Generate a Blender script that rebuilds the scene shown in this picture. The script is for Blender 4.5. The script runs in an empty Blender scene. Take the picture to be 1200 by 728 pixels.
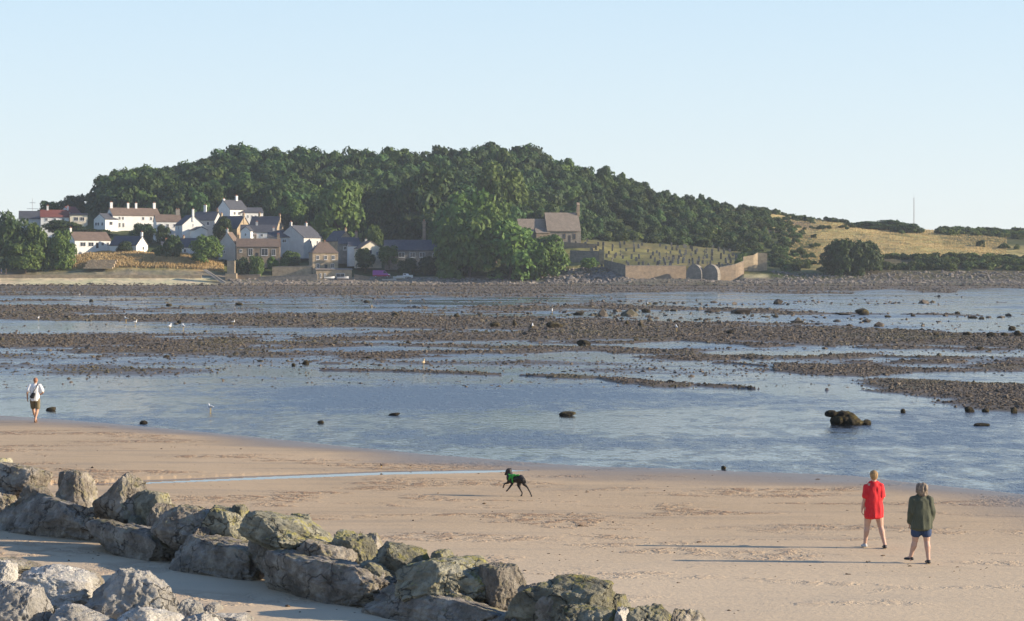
import bpy, bmesh, math, random
import numpy as np
from mathutils import Vector, Matrix, Euler
R = math.radians
scene = bpy.context.scene
C = scene.collection

# ------------------------------------------------------------------ camera, sky, sun, exposure
FOC, HOR, CH = 2800.0, 316.0, 5.9          # focal length in photo pixels, horizon row, eye height
cam = bpy.data.cameras.new('camera'); cam_o = bpy.data.objects.new('camera', cam); C.objects.link(cam_o)
cam_o.location = (0, 0, CH); cam_o.rotation_euler = (R(90), 0, 0)
cam.sensor_width = 36; cam.lens = 36 * FOC / 1200; cam.shift_y = (HOR - 364) / 1200
cam.clip_start = 0.5; cam.clip_end = 20000
scene.camera = cam_o

SUN_EL, SUN_AZ = 18.0, 95.0                 # azimuth clockwise from +Y
w = bpy.data.worlds.new('World'); scene.world = w; w.use_nodes = True
nt = w.node_tree; nt.nodes.clear()
sky = nt.nodes.new('ShaderNodeTexSky'); sky.sky_type = 'NISHITA'; sky.sun_disc = False
sky.sun_elevation = R(SUN_EL); sky.sun_rotation = R(SUN_AZ)
sky.air_density = 1.0; sky.dust_density = 0.3; sky.ozone_density = 2.5; sky.altitude = 5
bg = nt.nodes.new('ShaderNodeBackground'); bg.inputs[1].default_value = 0.112
wo = nt.nodes.new('ShaderNodeOutputWorld')
mxs = nt.nodes.new('ShaderNodeMix'); mxs.data_type = 'RGBA'; mxs.inputs[0].default_value = .78
nt.links.new(sky.outputs[0], mxs.inputs[6]); tcs = nt.nodes.new('ShaderNodeTexCoord'); sxs = nt.nodes.new('ShaderNodeSeparateXYZ'); nt.links.new(tcs.outputs['Generated'], sxs.inputs[0])
rms = nt.nodes.new('ShaderNodeValToRGB'); nt.links.new(sxs.outputs['Z'], rms.inputs[0]); e_ = rms.color_ramp.elements      # summer milkiness of the air, thinning upwards
e_[0].position = 0; e_[0].color = (.90, .97, 1.02, 1); e_[1].position = .5; e_[1].color = (.11, .24, .56, 1)
e2_ = e_.new(.12); e2_.color = (.66, .84, 1.0, 1)
scs = nt.nodes.new('ShaderNodeVectorMath'); scs.operation = 'SCALE'; scs.inputs['Scale'].default_value = 5.2; nt.links.new(rms.outputs[0], scs.inputs[0]); nt.links.new(scs.outputs[0], mxs.inputs[7])
nt.links.new(mxs.outputs[2], bg.inputs[0]); nt.links.new(bg.outputs[0], wo.inputs[0])
sun = bpy.data.lights.new('sun', 'SUN'); sun.energy = 5.0; sun.angle = R(0.5); sun.color = (1.0, 0.84, 0.64)
sun_o = bpy.data.objects.new('sun', sun); C.objects.link(sun_o)
_d = Vector((math.cos(R(SUN_EL)) * math.sin(R(SUN_AZ)), math.cos(R(SUN_EL)) * math.cos(R(SUN_AZ)), math.sin(R(SUN_EL))))
sun_o.rotation_euler = _d.to_track_quat('Z', 'Y').to_euler(); sun_o.location = (60, -30, 60)
vs = scene.view_settings; vs.view_transform = 'Standard'; vs.look = 'None'; vs.gamma = 1; vs.exposure = 0.78
scene.render.engine = 'CYCLES'
scene.cycles.max_bounces = 5; scene.cycles.transparent_max_bounces = 8; scene.cycles.volume_bounces = 0
scene.render.resolution_x = 1024; scene.render.resolution_y = 621

# ------------------------------------------------------------------ helpers
def tag(o, label=None, cat=None, group=None, kind=None):
    if label: o['label'] = label
    if cat: o['category'] = cat
    if group: o['group'] = group
    if kind: o['kind'] = kind
    return o

def empty(name, loc, rz=0, **k):
    o = bpy.data.objects.new(name, None); C.objects.link(o)
    o.location = loc; o.rotation_euler = (0, 0, rz); o.empty_display_size = .3
    return tag(o, **k)

def npmesh(name, V, F, mat=None, smooth=False):
    """V (n,3); F (m,k) all faces the same size"""
    V = np.ascontiguousarray(V, dtype=np.float32); F = np.ascontiguousarray(F, dtype=np.int32)
    me = bpy.data.meshes.new(name); m, k = F.shape
    me.vertices.add(len(V)); me.vertices.foreach_set('co', V.ravel())
    me.loops.add(m * k); me.loops.foreach_set('vertex_index', F.ravel())
    me.polygons.add(m); me.polygons.foreach_set('loop_start', np.arange(0, m * k, k, dtype=np.int32))
    me.update(calc_edges=True)
    me.polygons.foreach_set('use_smooth', np.full(m, smooth, dtype=bool))
    if mat: me.materials.append(mat)
    me.update()
    return me

def link(name, me, parent=None, loc=None):
    o = bpy.data.objects.new(name, me); C.objects.link(o)
    if parent: o.parent = parent
    if loc is not None: o.location = loc
    return o

class MB:
    """collects polygons, builds one mesh object"""
    def __init__(s): s.V = []; s.F = []
    def box(s, x0, x1, y0, y1, z0, z1):
        b = len(s.V)
        s.V += [(x0,y0,z0),(x1,y0,z0),(x1,y1,z0),(x0,y1,z0),(x0,y0,z1),(x1,y0,z1),(x1,y1,z1),(x0,y1,z1)]
        s.F += [tuple(b+i for i in f) for f in ((0,3,2,1),(4,5,6,7),(0,1,5,4),(1,2,6,5),(2,3,7,6),(3,0,4,7))]
        return s
    def poly(s, pts):
        b = len(s.V); s.V += list(pts); s.F.append(tuple(range(b, b+len(pts)))); return s
    def prism(s, pts, d):
        """pts: polygon in order, extruded by vector d"""
        b = len(s.V); n = len(pts); s.V += list(pts); s.V += [tuple(p[i]+d[i] for i in range(3)) for p in pts]
        s.F.append(tuple(b+i for i in reversed(range(n)))); s.F.append(tuple(b+n+i for i in range(n)))
        for i in range(n): s.F.append((b+i, b+(i+1)%n, b+n+(i+1)%n, b+n+i))
        return s
    def tube(s, p, q, r0, r1=None, n=8):
        r1 = r0 if r1 is None else r1; p = Vector(p); q = Vector(q); d = (q-p).normalized()
        a = d.orthogonal().normalized(); c = d.cross(a); b = len(s.V)
        for P_, r in ((p, r0), (q, r1)):
            for i in range(n):
                t = 2*math.pi*i/n; s.V.append(tuple(P_ + a*math.cos(t)*r + c*math.sin(t)*r))
        for i in range(n): s.F.append((b+i, b+(i+1)%n, b+n+(i+1)%n, b+n+i))
        s.F.append(tuple(b+i for i in reversed(range(n)))); s.F.append(tuple(b+n+i for i in range(n)))
        return s
    def build(s, name, mat, parent=None, loc=None, smooth=False):
        me = bpy.data.meshes.new(name); me.from_pydata(s.V, [], s.F); me.materials.append(mat)
        bm = bmesh.new(); bm.from_mesh(me); bmesh.ops.recalc_face_normals(bm, faces=bm.faces)
        for f in bm.faces: f.smooth = smooth
        bm.to_mesh(me); bm.free(); me.update()
        return link(name, me, parent, loc)

def copy_tree(o, parent=None):
    c = o.copy(); C.objects.link(c); c.parent = parent
    for ch in o.children: copy_tree(ch, c)
    return c

def P(px, py, Y):
    return Vector(((px-600)/FOC*Y, Y, CH-(py-HOR)/FOC*Y))

# numpy noise ------------------------------------------------------
def _h(ix, iy, iz, seed):
    n = (ix*374761393 + iy*668265263 + iz*2147483647 + seed*1274126177) & 0xFFFFFFFF
    n = ((n ^ (n >> 13)) * 1274126177) & 0xFFFFFFFF
    n = ((n ^ (n >> 16)) * 2246822519) & 0xFFFFFFFF
    return ((n ^ (n >> 15)) & 0xFFFFFF) / float(0xFFFFFF)
def vn(x, y, z=None, seed=0):
    x = np.asarray(x, float); y = np.asarray(y, float)
    z = np.zeros_like(x) if z is None else np.asarray(z, float)
    xi = np.floor(x).astype(np.int64); yi = np.floor(y).astype(np.int64); zi = np.floor(z).astype(np.int64)
    fx, fy, fz = x-xi, y-yi, z-zi
    fx = fx*fx*(3-2*fx); fy = fy*fy*(3-2*fy); fz = fz*fz*(3-2*fz)
    r = 0
    for dx in (0,1):
        for dy in (0,1):
            for dz in (0,1):
                r = r + _h(xi+dx, yi+dy, zi+dz, seed)*(fx if dx else 1-fx)*(fy if dy else 1-fy)*(fz if dz else 1-fz)
    return r*2-1
def fbm(x, y, z=None, o=4, seed=0, gain=.5):
    s = 0; a = 1; t = 0; f = 1
    for i in range(o):
        s = s + a*vn(x*f, y*f, None if z is None else z*f, seed+i*17); t += a; a *= gain; f *= 2.03
    return s/t
def sst(a, b, x):
    t = np.clip((x-a)/(b-a), 0, 1); return t*t*(3-2*t)

# ------------------------------------------------------------------ materials
class NT:
    def __init__(s, name):
        s.m = bpy.data.materials.new(name); s.m.use_nodes = True; s.t = s.m.node_tree
        s.b = s.t.nodes['Principled BSDF']; s.out = s.t.nodes['Material Output']
    def n(s, typ, **k):
        x = s.t.nodes.new(typ)
        for a, v in k.items(): setattr(x, a, v)
        return x
    def l(s, a, b): s.t.links.new(a, b)
    def pos(s, coord='world', scale=(1,1,1), rot=(0,0,0)):
        if coord == 'world': o = s.n('ShaderNodeNewGeometry').outputs['Position']
        else: o = s.n('ShaderNodeTexCoord').outputs['Object']
        mp = s.n('ShaderNodeMapping'); mp.inputs['Scale'].default_value = scale; mp.inputs['Rotation'].default_value = rot
        s.l(o, mp.inputs[0]); return mp.outputs[0]
    def noise(s, vec, scale=1, detail=4, rough=.55, dist=0):
        x = s.n('ShaderNodeTexNoise'); s.l(vec, x.inputs['Vector'])
        x.inputs['Scale'].default_value = scale; x.inputs['Detail'].default_value = detail
        x.inputs['Roughness'].default_value = rough; x.inputs['Distortion'].default_value = dist
        return x.outputs['Fac']
    def ramp(s, fac, stops, interp='LINEAR'):
        x = s.n('ShaderNodeValToRGB'); s.l(fac, x.inputs[0]); e = x.color_ramp.elements; x.color_ramp.interpolation = interp
        while len(e) < len(stops): e.new(.5)
        for i, (p, c) in enumerate(stops):
            e[i].position = p; e[i].color = (*c, 1) if len(c) == 3 else c
        return x.outputs[0]
    def g(s, fac, a, b, lo=0, hi=1):
        x = s.n('ShaderNodeMapRange'); s.l(fac, x.inputs[0])
        x.inputs[1].default_value = a; x.inputs[2].default_value = b; x.inputs[3].default_value = lo; x.inputs[4].default_value = hi
        return x.outputs[0]
    def mix(s, fac, a, b, mode='MIX'):
        x = s.n('ShaderNodeMix', data_type='RGBA', blend_type=mode)
        for sock, v in ((x.inputs[0], fac), (x.inputs[6], a), (x.inputs[7], b)):
            if hasattr(v, 'type') and hasattr(v, 'is_linked'): s.l(v, sock)
            elif isinstance(v, (int, float)): sock.default_value = v
            else: sock.default_value = (*v, 1)
        return x.outputs[2]
    def mth(s, op, a, b=0):
        x = s.n('ShaderNodeMath', operation=op)
        for sock, v in ((x.inputs[0], a), (x.inputs[1], b)):
            if hasattr(v, 'is_linked'): s.l(v, sock)
            else: sock.default_value = v
        return x.outputs[0]
    def bump(s, h, strength=.5, dist=.1):
        x = s.n('ShaderNodeBump'); s.l(h, x.inputs['Height'])
        if hasattr(strength, 'is_linked'): s.l(strength, x.inputs['Strength'])
        else: x.inputs['Strength'].default_value = strength
        x.inputs['Distance'].default_value = dist; s.l(x.outputs[0], s.b.inputs['Normal']); return x
    def col(s, c):
        if hasattr(c, 'is_linked'): s.l(c, s.b.inputs['Base Color'])
        else: s.b.inputs['Base Color'].default_value = (*c, 1)
    def rough(s, r):
        if hasattr(r, 'is_linked'): s.l(r, s.b.inputs['Roughness'])
        else: s.b.inputs['Roughness'].default_value = r

def simple(name, c, rough=.7, var=.25, scale=2.0, bump=.3, bs=6.0, coord='object', spec=.3, tint=None, orand=0, bd=.05):
    t = NT(name); v = t.pos(coord); n = t.noise(v, scale, 5)
    dark = tuple(x*(1-var) for x in c); lite = tuple(min(1, x*(1+var)) for x in c)
    if tint: lite = tint
    col = t.ramp(n, [(.3, dark), (.7, lite)])
    if orand:
        r = t.n('ShaderNodeObjectInfo').outputs['Random']
        k = t.g(r, 0, 1, 1-orand, 1+orand)
        hs = t.n('ShaderNodeHueSaturation'); t.l(col, hs.inputs['Color']); t.l(k, hs.inputs['Value']); col = hs.outputs[0]
    t.col(col); t.rough(rough); t.b.inputs['Specular IOR Level'].default_value = spec
    if bump: t.bump(t.noise(v, bs, 4), bump, bd)
    return t.m

M = {}
M['white_render'] = simple('white_render', (.74,.74,.71), .8, .08, .6, .1)
M['cream_render'] = simple('cream_render', (.70,.64,.50), .8, .1, .6, .1)
M['grey_render'] = simple('grey_render', (.5,.5,.48), .8, .1, .6, .1)  # grey walls, also white gables whose shade is put into the colour
M['glass'] = simple('window_glass', (.03,.035,.045), .12, .2, 1, 0, spec=.5)
M['white_paint'] = simple('white_paint', (.78,.78,.76), .5, .05, 2, 0)
M['dark_paint'] = simple('dark_paint', (.05,.05,.055), .5, .1, 2, 0)
M['terracotta'] = simple('terracotta', (.36,.15,.09), .8, .2, 3, .1)

def masonry(name, a, b, mortar, bw=.55, bh=.25):
    t = NT(name); v = t.pos('object'); br = t.n('ShaderNodeTexBrick')
    mp = t.n('ShaderNodeMapping'); mp.inputs['Rotation'].default_value = (R(90), 0, 0); t.l(v, mp.inputs[0]); t.l(mp.outputs[0], br.inputs[0])
    br.inputs['Scale'].default_value = 1; br.inputs['Brick Width'].default_value = bw; br.inputs['Row Height'].default_value = bh
    br.inputs['Mortar Size'].default_value = .018; br.inputs['Color1'].default_value = (*a,1); br.inputs['Color2'].default_value = (*b,1); br.inputs['Mortar'].default_value = (*mortar,1)
    n = t.noise(v, .7, 5); c = t.mix(t.g(n, .3, .7), (.72,.70,.68), (1.2,1.17,1.1)); c = t.mix(1.0, br.outputs['Color'], c, 'MULTIPLY')
    t.col(c); t.rough(.9); t.bump(t.noise(v, 5, 4), .5, .05); return t.m
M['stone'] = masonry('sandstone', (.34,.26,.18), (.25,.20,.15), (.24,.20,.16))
M['stone_lit'] = masonry('pale_sunlit_sandstone', (.46,.37,.25), (.36,.29,.20), (.30,.25,.18))  # lighter copy of the sandstone, with sunlight put into the colour
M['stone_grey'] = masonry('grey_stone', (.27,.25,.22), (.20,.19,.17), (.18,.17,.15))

def roofmat(name, a, b):
    t = NT(name); v = t.pos('object'); n = t.noise(v, .8, 6, .65)
    t2 = t.noise(t.pos('object', (3.3, 3.3, 6)), 1, 2)
    c = t.ramp(n, [(.3, a), (.72, b)]); c = t.mix(t.g(t2, .35, .65, 0, .5), c, tuple(x*.6 for x in a)); t.col(c); t.rough(.75)
    wv = t.n('ShaderNodeTexWave', wave_type='BANDS', bands_direction='Z'); t.l(v, wv.inputs[0]); wv.inputs['Scale'].default_value = 1.6; wv.inputs['Distortion'].default_value = .4
    t.bump(wv.outputs['Fac'], .35, .03); return t.m
M['slate'] = roofmat('slate_roof', (.05,.055,.07), (.10,.105,.12))
M['brown_roof'] = roofmat('brown_tiled_roof', (.14,.10,.075), (.24,.17,.12))
M['red_roof'] = roofmat('red_tiled_roof', (.16,.045,.035), (.24,.08,.055))
M['stone_roof'] = roofmat('stone_slab_roof', (.20,.165,.13), (.33,.27,.21))
M['bark'] = simple('bark', (.10,.075,.05), .9, .3, 3, .6)

def foliage(name, a, b, c, transl=.25, tone=False):
    t = NT(name); v = t.pos('world'); n = t.noise(v, .22, 3); n2 = t.noise(v, 1.3, 2)
    f = t.mth('ADD', t.mth('MULTIPLY', n, .6), t.mth('MULTIPLY', n2, .4))
    col = t.ramp(f, [(.32, a), (.5, b), (.68, c)])
    r = t.n('ShaderNodeObjectInfo').outputs['Random']; hs = t.n('ShaderNodeHueSaturation')
    t.l(t.g(r, 0, 1, .8, 1.2), hs.inputs['Value']); t.l(t.g(r, 0, 1, .485, .51), hs.inputs['Hue']); t.l(col, hs.inputs['Color']); col = hs.outputs[0]
    if tone: col = t.mix(1.0, col, t.n('ShaderNodeVertexColor', layer_name='tone').outputs[0], 'MULTIPLY')
    t.col(col); t.rough(.65); t.b.inputs['Specular IOR Level'].default_value = .25
    tr = t.n('ShaderNodeBsdfTranslucent'); t.l(col, tr.inputs[0]); mx = t.n('ShaderNodeMixShader'); mx.inputs[0].default_value = transl
    t.l(t.b.outputs[0], mx.inputs[1]); t.l(tr.outputs[0], mx.inputs[2]); t.l(mx.outputs[0], t.out.inputs[0]); return t.m
M['leaf_wood'] = foliage('woodland_leaves', (.018,.040,.013), (.040,.074,.021), (.082,.120,.030), tone=True)
M['leaf_bright'] = foliage('bright_leaves', (.042,.088,.020), (.090,.158,.034), (.17,.235,.052))
M['leaf_scrub'] = foliage('scrub_leaves', (.028,.052,.017), (.056,.088,.024), (.11,.13,.040), tone=True)
M['gold_grass'] = foliage('dry_grass', (.38,.28,.12), (.52,.39,.17), (.62,.49,.24), .2)
# ------------------------------------------------------------------ the lie of the land
EDGE = ([-400,0,120,300,450,600,700,900,1000,1100,1200,1500], [478,487,495,512,527,541,548,553,557,568,581,620])
# skears (bars of cobble and weed): (u, row of the middle, half width in rows)
BANDS = [
 [(-400,338,7),(0,338,6.5),(300,339,7),(600,339,6.5),(800,337,5.5),(1200,336.5,4.5),(1600,336,4)],
 [(-400,352,1.0),(0,352,1.2),(120,353,1.0),(200,354,0.01)],
 [(-400,366,6),(0,367,6.5),(300,375,9),(600,381,11),(900,390,8.5),(1200,400,8),(1600,404,8)],
 [(-400,402,9),(0,403,9.5),(300,408,12),(600,409,9.5),(700,410,7),(760,410,2)],
 [(700,412,6),(800,416,7),(900,421,4),(1000,417,2.5),(1200,421,2)],
 [(860,427,3),(960,437,8),(1060,448,15),(1200,456,20),(1600,470,24)],
 [(380,435,.8),(460,436,1.7),(600,440,1.5),(700,444,1.3),(760,450,3.4),(860,455,2),(900,458,.01)],
 [(560,361,2.5),(650,360,4),(720,360,4.5),(840,364,2.5),(950,367,1.5),(1050,368,1.3),(1160,370,.01)],
 [(980,424,.01),(1080,424,2.2),(1200,426,2)],
 [(600,400,1.0),(700,402,2.5),(800,400,1),(900,405,2.5),(1060,407,1.2),(1200,410,.5)],
]
RUN = ([120,160,300,450,560,600,640], [570,567,561,555,553,552,551])
def flat_h(X, Y):
    X = np.asarray(X, float); Y = np.asarray(Y, float); Yc = np.maximum(Y, 22)
    u = 600+FOC*X/Yc; py = HOR+FOC*CH/Yc
    e = np.interp(u, *EDGE); Ye = FOC*CH/(e-HOR)
    n1 = fbm(X/26, Y/26, o=4, seed=3); n2 = fbm(X/5, Y/5, o=4, seed=9)
    b = np.full(u.shape, -1.5)
    pw = py + 3.2*fbm(X/22, Y/34, o=4, seed=21); jag = .9+2.0*fbm(u/55, py/9, o=3, seed=23)
    for bd in BANDS:
        us = [p[0] for p in bd]; yc = np.interp(u, us, [p[1] for p in bd]); hw = np.interp(u, us, [p[2] for p in bd], left=None)
        hw = hw*(sst(us[0]-30, us[0]+60, u) if us[0] > -400 else 1)*(1-sst(us[-1]-60, us[-1]+30, u) if us[-1] < 1600 else 1)
        hw = np.where(hw < 5, hw*jag*.8, hw)
        b = np.maximum(b, 1-np.abs(pw-yc)/np.maximum(hw, .01))
    b = np.maximum(b, -1.5)
    fl = np.clip(-.03 + .20*(b + .34 + 1.5*n1 + .9*n2), -.14, .12)
    mz = sst(378, 388, pw)*(1-sst(438, 456, pw)) + .7*sst(350, 353, pw)*(1-sst(357, 362, pw))*(1-sst(300, 650, u)); fl = np.maximum(fl, -.05+mz*(.058+.10*n1+.05*n2))   # wet mud between the bars
    d = Ye-Y + 1.2*fbm(X/9, Y/9, o=3, seed=31)                 # metres inland of the water's edge
    be = np.clip(.0035*d, -.6, .16) + np.clip(d/6, 0, 1)*(.018*fbm(X/11, Y/3.5, o=4, seed=5))
    rc = np.interp(u, *RUN); rh = np.interp(u, [100,165,300,560,600,620], [2,2.6,2.2,1.6,1.1,.01])
    k = 1-np.abs(py-rc)/rh; be = np.where((k > -.6) & (u > 60) & (u < 620), np.minimum(be, -.03*np.clip(k*2.5,-3,1)+.0), be)
    be = np.where(d < 0, -.04+.05*d, be)
    beach = sst(-.3, .3, d)
    far = np.maximum(fl, -.14)
    return np.where(d > 0, be, np.where(d > -4, np.maximum(np.minimum(be, .0), -.14), far)), d
# hill: rows of ground at control depths
HY = [815, 830, 840, 860, 890, 930, 990, 1050, 1120, 1250, 1500]
HU = [-900,-200, 0, 60, 120, 200, 300, 400, 500, 600, 700, 730, 800, 880, 960, 1040, 1120, 1200, 1500, 2400]
HP = {815:[334.5]*20,
 830:[331,331,331,331,331,331,331,331,332,332,331,327,327,330,330,330,330,330,330,330],
 840:[325,325,325,325,325,325,326,327,327,327,322,321,312,319,322,321,321,321,321,321],
 860:[312,312,312,309,303,304,317,319,318,316,303,304,305,308,312,305,303,306,306,306],
 890:[304,304,302,297,290,293,301,303,298,287,286,289,292,299,303,296,297,300,300,300],
 930:[297,297,296,291,271,275,276,284,276,274,276,277,280,286,289,285,287,290,290,290],
 990:[292,292,288,280,246,242,236,238,238,240,243,247,257,265,269,273,276,279,279,279],
 1050:[290,290,280,266,236,226,203,212,209,201,214,220,239,249,258,269,271,273,275,280],
 1120:[292,292,285,272,250,240,228,230,228,226,238,242,256,262,266,274,276,278,280,284]}
HP[1250] = [max(a+22, 296) for a in HP[1120]]; HP[1500] = [312]*20
HG = np.array([[CH-(p-HOR)/FOC*y for p in HP[y]] for y in HY])
def hill_h(X, Y):
    X = np.asarray(X, float); Y = np.asarray(Y, float)
    u = np.clip(600+FOC*X/np.maximum(Y, 1), HU[0], HU[-1])
    k = sst(728, 738, u)*(1-sst(862, 872, u)); st_ = np.where(Y < 838, np.minimum(Y, 830), np.where(Y < 840, 830+(Y-838)*5, Y)); Y = Y*(1-k)+st_*k
    yy = np.clip(Y, HY[0], HY[-1])
    i = np.clip(np.searchsorted(HY, yy, 'right')-1, 0, len(HY)-2); j = np.clip(np.searchsorted(HU, u, 'right')-1, 0, len(HU)-2)
    ty = (yy-np.array(HY)[i])/(np.array(HY)[i+1]-np.array(HY)[i]); tu = (u-np.array(HU)[j])/(np.array(HU)[j+1]-np.array(HU)[j])
    tu = tu*tu*(3-2*tu)
    z = (HG[i,j]*(1-tu)+HG[i,j+1]*tu)*(1-ty) + (HG[i+1,j]*(1-tu)+HG[i+1,j+1]*tu)*ty
    am = sst(836, 900, Y)*.9
    return z + am*fbm(X/14, Y/14, o=4, seed=77) + .25*fbm(X/3, Y/3, o=3, seed=78)*sst(830, 842, Y)
def gz(X, Y):
    if Y < 815: return float(flat_h(np.array([X]), np.array([Y]))[0][0])
    return float(hill_h(np.array([X]), np.array([Y]))[0])
def G(px, py):
    """point of the ground seen at a photo pixel"""
    z = 0
    for _ in range(6):
        Y = (CH-z)*FOC/(py-HOR); X = (px-600)/FOC*Y; z = max(gz(X, Y), 0)
    return Vector((X, Y, z))

def grid(us, ys, hf):
    U, YY = np.meshgrid(us, ys); X = (U-600)/FOC*YY; Z = hf(X, YY)
    V = np.stack([X.ravel(), YY.ravel(), Z.ravel()], 1); nu, ny = len(us), len(ys)
    a = (np.arange(ny-1)[:, None]*nu+np.arange(nu-1)[None]).ravel()
    return V, np.stack([a, a+1, a+nu+1, a+nu], 1), U.ravel()
def cuts(a, b, c, d, fine, coarse):
    return np.concatenate([np.linspace(a, b, coarse)[:-1], np.linspace(b, c, fine), np.linspace(c, d, coarse)[1:]])
def colattr(me, cols):
    at = me.color_attributes.new('cover', 'FLOAT_COLOR', 'POINT')
    at.data.foreach_set('color', np.concatenate([cols, np.ones((len(cols), 1))], 1).astype(np.float32).ravel())

# beach -------------------------------------------------------------
t = NT('sand')
v = t.pos('world'); n = t.noise(v, .18, 5, .6); ns = t.noise(t.pos('world', (.25, 1.2, 1)), .5, 6, .65)
c = t.ramp(n, [(.3, (.465,.34,.20)), (.7, (.565,.418,.255))])
c = t.mix(t.g(ns, .50, .68, 0, .7), c, (.30,.24,.17))
grain = t.noise(v, 18, 4, .7); c = t.mix(t.g(grain, .3, .7, .0, .3), c, (.36,.28,.21))
sp = t.n('ShaderNodeSeparateXYZ'); t.l(t.n('ShaderNodeNewGeometry').outputs['Position'], sp.inputs[0])
# churned, redder patches where feet and paws have broken the crust
ch1 = t.noise(t.pos('world', (.35, .8, 1)), .55, 3, .5, .6); ch2 = t.noise(v, 2.2, 4, .7)
chm = t.mth('MULTIPLY', t.g(ch1, .53, .62), t.g(ch2, .45, .56))
c = t.mix(t.mth('MULTIPLY', chm, .8), c, (.29,.175,.095))
wet = t.g(sp.outputs['Z'], .004, .022, 1, 0)
c = t.mix(wet, c, (.22,.175,.135)); 
dry = t.g(sp.outputs['Y'], 44, 56, 1, 0); c = t.mix(t.mth('MULTIPLY', dry, .55), c, (.65,.53,.37))
t.col(c); t.rough(t.g(wet, 0, 1, .85, .35)); t.b.inputs['Specular IOR Level'].default_value = .3
rip = t.noise(t.pos('world', (.8, 3.2, 1)), 1.6, 5, .6, .3)
h = t.mth('ADD', t.mth('MULTIPLY', rip, .35), t.mth('MULTIPLY', chm, t.mth('MULTIPLY', t.noise(v, 5, 3, .6), .75)))
h = t.mth('ADD', h, t.mth('MULTIPLY', t.noise(v, 9, 4, .7), .18))
t.bump(h, .85, .10); M['sand'] = t.m
ys = np.geomspace(24, 112, 620); us = cuts(-2600, -60, 1260, 3800, 760, 90)
def bh(X, Y):
    h, d = flat_h(X, Y); return np.where(d < -3, -.3, h)
V, F, U = grid(us, ys, bh)
tag(link('beach', npmesh('beach', V, F, M['sand'], True)), kind='structure')
MB().poly([(-900,-70,.10),(900,-70,.10),(900,24,.10),(-900,24,.10)]).build('sand_behind', M['sand'])
tag(bpy.data.objects['sand_behind'], kind='structure')

# tidal flat --------------------------------------------------------
t = NT('weedy_mud'); v = t.pos('world'); n = t.noise(v, .12, 5); n2 = t.noise(v, 1.6, 5, .7)
c = t.ramp(n, [(.3, (.085,.064,.043)), (.55, (.12,.09,.062)), (.72, (.10,.092,.04))])
c = t.mix(t.g(n2, .35, .65, 0, .6), c, (.065,.055,.040))
sp = t.n('ShaderNodeSeparateXYZ'); t.l(t.n('ShaderNodeNewGeometry').outputs['Position'], sp.inputs[0])
wet = t.g(sp.outputs['Z'], 0, .06, 1, 0); c = t.mix(wet, c, (.085,.075,.070)); t.col(c)
t.rough(t.g(wet, 0, 1, .8, .22)); t.bump(n2, .6, .12); M['mud'] = t.m
ys = np.geomspace(76, 822, 900); us = cuts(-2000, -60, 1260, 3200, 620, 80)
def fh(X, Y):
    h, d = flat_h(X, Y); h = np.where(d > 0, -.2, h); s = sst(770, 815, Y); return h*(1-s)+s*(CH-(334.5-HOR)/FOC*Y)
V, F, U = grid(us, ys, fh)
tag(link('tidal_flat', npmesh('tidal_flat', V, F, M['mud'], True)), kind='structure')

# water -------------------------------------------------------------
t = NT('shallow_water')
spw = t.n('ShaderNodeSeparateXYZ'); t.l(t.n('ShaderNodeNewGeometry').outputs['Position'], spw.inputs[0])
still = t.mth('MAXIMUM', t.g(spw.outputs['Y'], 71, 76, 0, 1), t.g(spw.outputs['X'], 1, 3, 0, 1))      # the runnel on the beach lies still
big = t.noise(t.pos('world', (.035, .05, 1)), 1, 5, .6, .5); mid = t.noise(t.pos('world', (.9, .42, 1)), 1, 6, .72, .3)
film = t.g(t.mth('ADD', t.mth('MULTIPLY', big, 1.5), t.mth('MULTIPLY', mid, 1.0)), 1.09, 1.30)               # glassy film against rippled wet silt
film = t.mth('MAXIMUM', film, t.g(still, 0, 1, 1, 0))
c = t.mix(film, (.045,.072,.12), (.03,.035,.04)); mudd = t.g(t.noise(t.pos('world', (.012, .03, 1)), 1, 4), .48, .62, 0, .7); c = t.mix(mudd, c, (.08,.085,.10)); t.col(c)
t.b.inputs['IOR'].default_value = 1.5
t.rough(t.g(film, 0, 1, .30, .05))
rp = t.mth('ADD', t.noise(t.pos('world', (3.0, 1.4, 1)), 1, 3, .7), t.mth('MULTIPLY', t.noise(t.pos('world', (11, 5, 1)), 1, 2, .6), .3))
t.bump(rp, t.mth('MULTIPLY', t.g(film, 0, 1, 1.0, .12), still), .26); M['water'] = t.m
W = MB().poly([(-880,-60,0),(880,-60,0),(880,1480,0),(-880,1480,0)]).build('water', M['water']); tag(W, kind='structure')

# headland ----------------------------------------------------------
t = NT('headland_ground'); v = t.pos('world'); at = t.n('ShaderNodeVertexColor', layer_name='cover')
n = t.noise(v, .35, 6, .7); n2 = t.noise(v, .06, 4)
k = t.ramp(n, [(.3, (.62,.66,.6)), (.7, (1.3,1.25,1.15))]); c = t.mix(1.0, at.outputs[0], k, 'MULTIPLY')
k2 = t.ramp(n2, [(.35, (.85,.95,.8)), (.65, (1.1,1.02,1.0))]); c = t.mix(1.0, c, k2, 'MULTIPLY')
t.col(c); t.rough(.9); t.b.inputs['Specular IOR Level'].default_value = .15; t.bump(n, .8, .6); M['headland'] = t.m
ys = np.concatenate([np.linspace(815, 870, 90), np.linspace(871, 1060, 170), np.linspace(1064, 1480, 60)]); us = cuts(-700, -30, 1240, 1900, 620, 60)
V, F, U = grid(us, ys, hill_h)
X, Y = V[:, 0], V[:, 1]; nn = fbm(X/9, Y/9, o=4, seed=41); nb = fbm(X/22, Y/22, o=3, seed=42)
col = np.tile([.065,.085,.030], (len(V), 1))
def blend(m, c):
    global col
    m = np.clip(m, 0, 1)[:, None]; col = col*(1-m)+np.array(c)*m
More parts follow.
